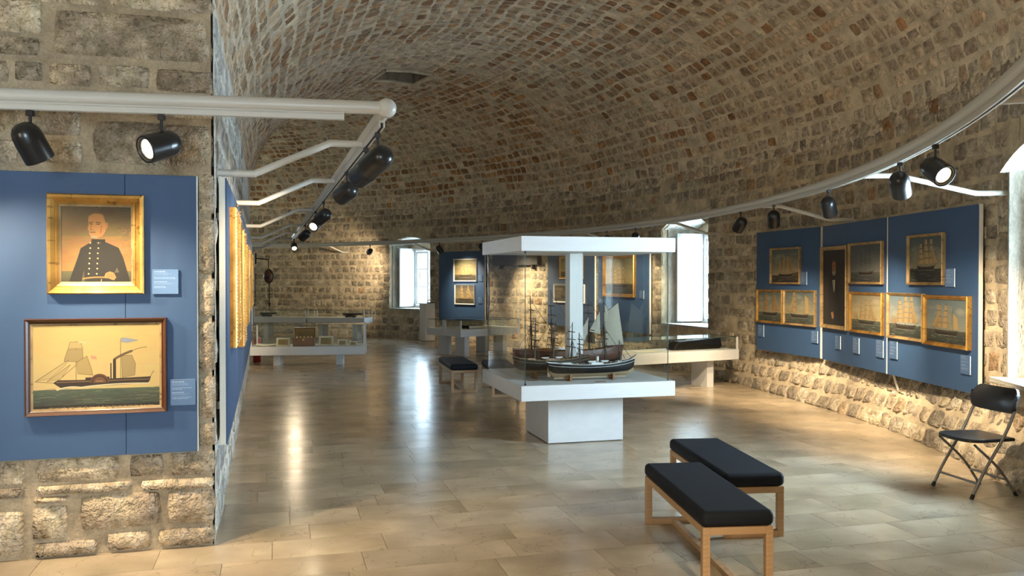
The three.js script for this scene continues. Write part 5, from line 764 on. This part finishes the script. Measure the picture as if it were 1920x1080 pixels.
{
  const L1 = vitrine('low white showcase with open wooden chest beside the inner wall', [-5.0, 16.26], 0.13, 2.17, 0.75, { low: 0.21, slab: 0.37, top: 0.79, legs: [0.22, 0.77] });
  const chest = thing('wooden_chest', 'open mahogany chest with brass fittings inside the low showcase', 'chest', L1.at(0.98, -0.30, 0.37), L1.turn);
  mesh('box', join([rbox(0.40, 0.012, 0.26, 0.002).translate(0, 0.006, 0), ...[-1, 1].flatMap((s) => [rbox(0.012, 0.16, 0.26, 0.002).translate(s * 0.194, 0.08, 0), rbox(0.40, 0.16, 0.012, 0.002).translate(0, 0.08, s * 0.124)])]), MAT.midWood, chest); mesh('tray', rbox(0.37, 0.02, 0.23, 0.003).translate(0, 0.13, 0), MAT.darkWood, chest); const lid = mesh('lid', rbox(0.40, 0.03, 0.26, 0.003).rotateX(-1.25).translate(0, 0.22, -0.17), MAT.midWood, chest); mesh('lid_lining', rbox(0.35, 0.012, 0.18, 0.002).rotateX(-1.25).translate(0, 0.225, -0.148), MAT.brass, lid); mesh('lock', rbox(0.03, 0.035, 0.008, 0.002).translate(0, 0.12, 0.134), MAT.brass, chest);
  for (let k = 0; k < 5; k++) mesh('bottle', rod([-0.14 + k * 0.07, 0.13, 0.0], [-0.14 + k * 0.07, 0.18, 0.0], 0.02, 0.016), MAT.brass, chest);
  easel('framed document left of the wooden chest', L1.at(0.58, -0.28, 0.37), L1.turn, 0.24, 0.15, 1); easel('framed document right of the wooden chest', L1.at(1.40, -0.28, 0.37), L1.turn, 0.26, 0.18, 2); easel('small framed card in the right half of the low showcase', L1.at(1.72, -0.22, 0.37), L1.turn, 0.16, 0.11, 3); easel('smallest framed card at the right end of the low showcase', L1.at(1.93, -0.20, 0.37), L1.turn, 0.13, 0.08, 4);
  const book = thing('open_book', 'open yellowed book at the left end of the low showcase', 'book', L1.at(0.26, -0.32, 0.37), L1.turn); for (const s of [-1, 1]) mesh('page_block', rbox(0.18, 0.02, 0.24, 0.004).rotateZ(s * 0.10).translate(s * 0.09, 0.022, 0), MAT.paper, book); mesh('spine', rbox(0.02, 0.012, 0.24, 0.002).translate(0, 0.006, 0), MAT.midWood, book);
  const inst = thing('small_instrument', 'small dark instruments behind the rightmost cards of the low showcase', 'instrument', L1.at(1.92, -0.42, 0.37), L1.turn); mesh('arc', new THREE.TorusGeometry(0.07, 0.008, 6, 16, Math.PI).translate(0, 0.01, 0), MAT.iron, inst); mesh('telescope', rod([-0.09, 0.05, 0.02], [0.09, 0.08, 0.02], 0.012), MAT.iron, inst); mesh('foot', rbox(0.16, 0.01, 0.05, 0.002).translate(0, 0.005, 0), MAT.iron, inst);

  const kt = Math.atan2(23.52 - 24.26, -4.06 + 7.31), K1 = vitrine('far left half of the long showcase along the back wall', [-7.35, 24.20], kt, 1.62, 0.62), K2 = vitrine('far right half of the long showcase along the back wall', [-5.72, 23.83], kt, 1.70, 0.62);
  const gun = (label, at, turn, l) => { const t = thing('model_cannon', label, 'cannon model', at, turn); mesh('barrel', rod([-l / 2, 0.085, 0], [l / 2, 0.10, 0], 0.035, 0.022, 12), MAT.iron, t); mesh('carriage', rbox(l * 0.55, 0.05, 0.09, 0.004).translate(-l * 0.1, 0.035, 0), MAT.iron, t); for (const x of [-l * 0.28, l * 0.1]) for (const z of [-0.05, 0.05]) mesh('wheel', rod([x, 0.024, z - 0.008], [x, 0.024, z + 0.008], 0.024), MAT.iron, t); };
  gun('dark cannon model in the far right half of the back-wall showcase', K2.at(1.25, -0.25), K2.turn, 0.55); gun('dark cannon model at the left end of the back-wall showcase', K1.at(0.35, -0.25), K1.turn, 0.5);
  const sheet = (label, v, x, z, w, d, turn = 0) => { const t = thing('paper_sheet', label, 'paper', v.at(x, z), v.turn + turn); const g = rbox(w, 0.004, d, 0.001).translate(0, 0.002, 0); mesh('sheet', g, MAT.paper, t); };
  sheet('pale chart lying in the far left half of the back-wall showcase', K1, 1.05, -0.3, 0.5, 0.3, 0.1); sheet('pale sheet in the far right half of the back-wall showcase', K2, 0.55, -0.3, 0.35, 0.28);

  const M1 = vitrine('middle showcase end near the far benches, left of the big case', [-1.09, 18.12], 0.72, 1.7, 0.60, { legs: [0.16, 0.8] }), M2 = vitrine('middle showcase behind its twin, nearer to the white plinth', [-1.50, 18.56], 0.72, 1.7, 0.60, { legs: [0.16, 0.8] });
  const log = thing('logbook', 'thick black logbook in the middle showcase', 'book', M1.at(0.55, -0.3), M1.turn); mesh('cover', rbox(0.42, 0.07, 0.30, 0.004).translate(0, 0.036, 0), MAT.hullBlack, log); mesh('page_block', rbox(0.41, 0.055, 0.29, 0.002).translate(0.006, 0.036, 0.008), MAT.paper, log);
  sheet('chart sheet at the front of the middle showcase', M1, 0.18, -0.3, 0.26, 0.4); sheet('chart sheet in the middle showcase behind its twin', M2, 0.3, -0.3, 0.4, 0.4);

  const T = vitrine('long showcase with dark half hull below the bright window', [1.25, 12.06], 0.487, 2.58, 0.68, { legs: [0.16, 0.83] });
  { const t = thing('half_hull_model', 'dark varnished hull model at the right end of the window showcase', 'ship model', T.at(1.98, -0.34), T.turn), sh = new THREE.Shape(); sh.moveTo(-0.46, 0.0); sh.quadraticCurveTo(-0.43, 0.06, -0.36, 0.09); sh.lineTo(0.44, 0.125); sh.lineTo(0.46, 0.02); sh.quadraticCurveTo(0.45, 0.0, 0.42, 0.0); sh.closePath(); mesh('hull', new THREE.ExtrudeGeometry(sh, { depth: 0.14, bevelEnabled: true, bevelSize: 0.02, bevelThickness: 0.03, bevelSegments: 4 }).translate(0, 0.022, -0.07), MAT.hullBlack, t); for (let k = 0; k < 5; k++) mesh('deck_post', rod([-0.2 + k * 0.12, 0.12, 0.06], [-0.2 + k * 0.12, 0.16, 0.06], 0.006), MAT.brass, t); }
  sheet('white chart at the left of the window showcase', T, 0.45, -0.3, 0.5, 0.36, 0.05); sheet('second white chart in the window showcase', T, 1.05, -0.35, 0.42, 0.3, -0.1);
  // white plinth under the far window
  const pl = thing('white_plinth', 'tall white plinth under the far window', 'plinth', V(-2.24, 0, 22.86), 0.62), plinth = mesh('shaft', rbox(0.30, 1.0, 0.30, 0.003).translate(0, 0.512, -0.06), MAT.white, pl); mesh('base', rbox(0.28, 0.014, 0.28, 0.002).translate(0, 0.007, -0.06), MAT.slot, pl);
  const sx = thing('sextant', 'small dark sextant standing on the white plinth', 'instrument', V(-2.205, 1.0125, 22.91), 0.4); mesh('arc', new THREE.TorusGeometry(0.07, 0.008, 6, 18, Math.PI).rotateX(0.0).translate(0, 0.03, 0), MAT.iron, sx); mesh('telescope', rod([-0.06, 0.08, 0.02], [0.06, 0.11, 0.02], 0.013), MAT.brass, sx); mesh('foot', rbox(0.16, 0.024, 0.07, 0.003).translate(0, 0.012, 0), MAT.iron, sx);
}

renderer.render(scene, camera);
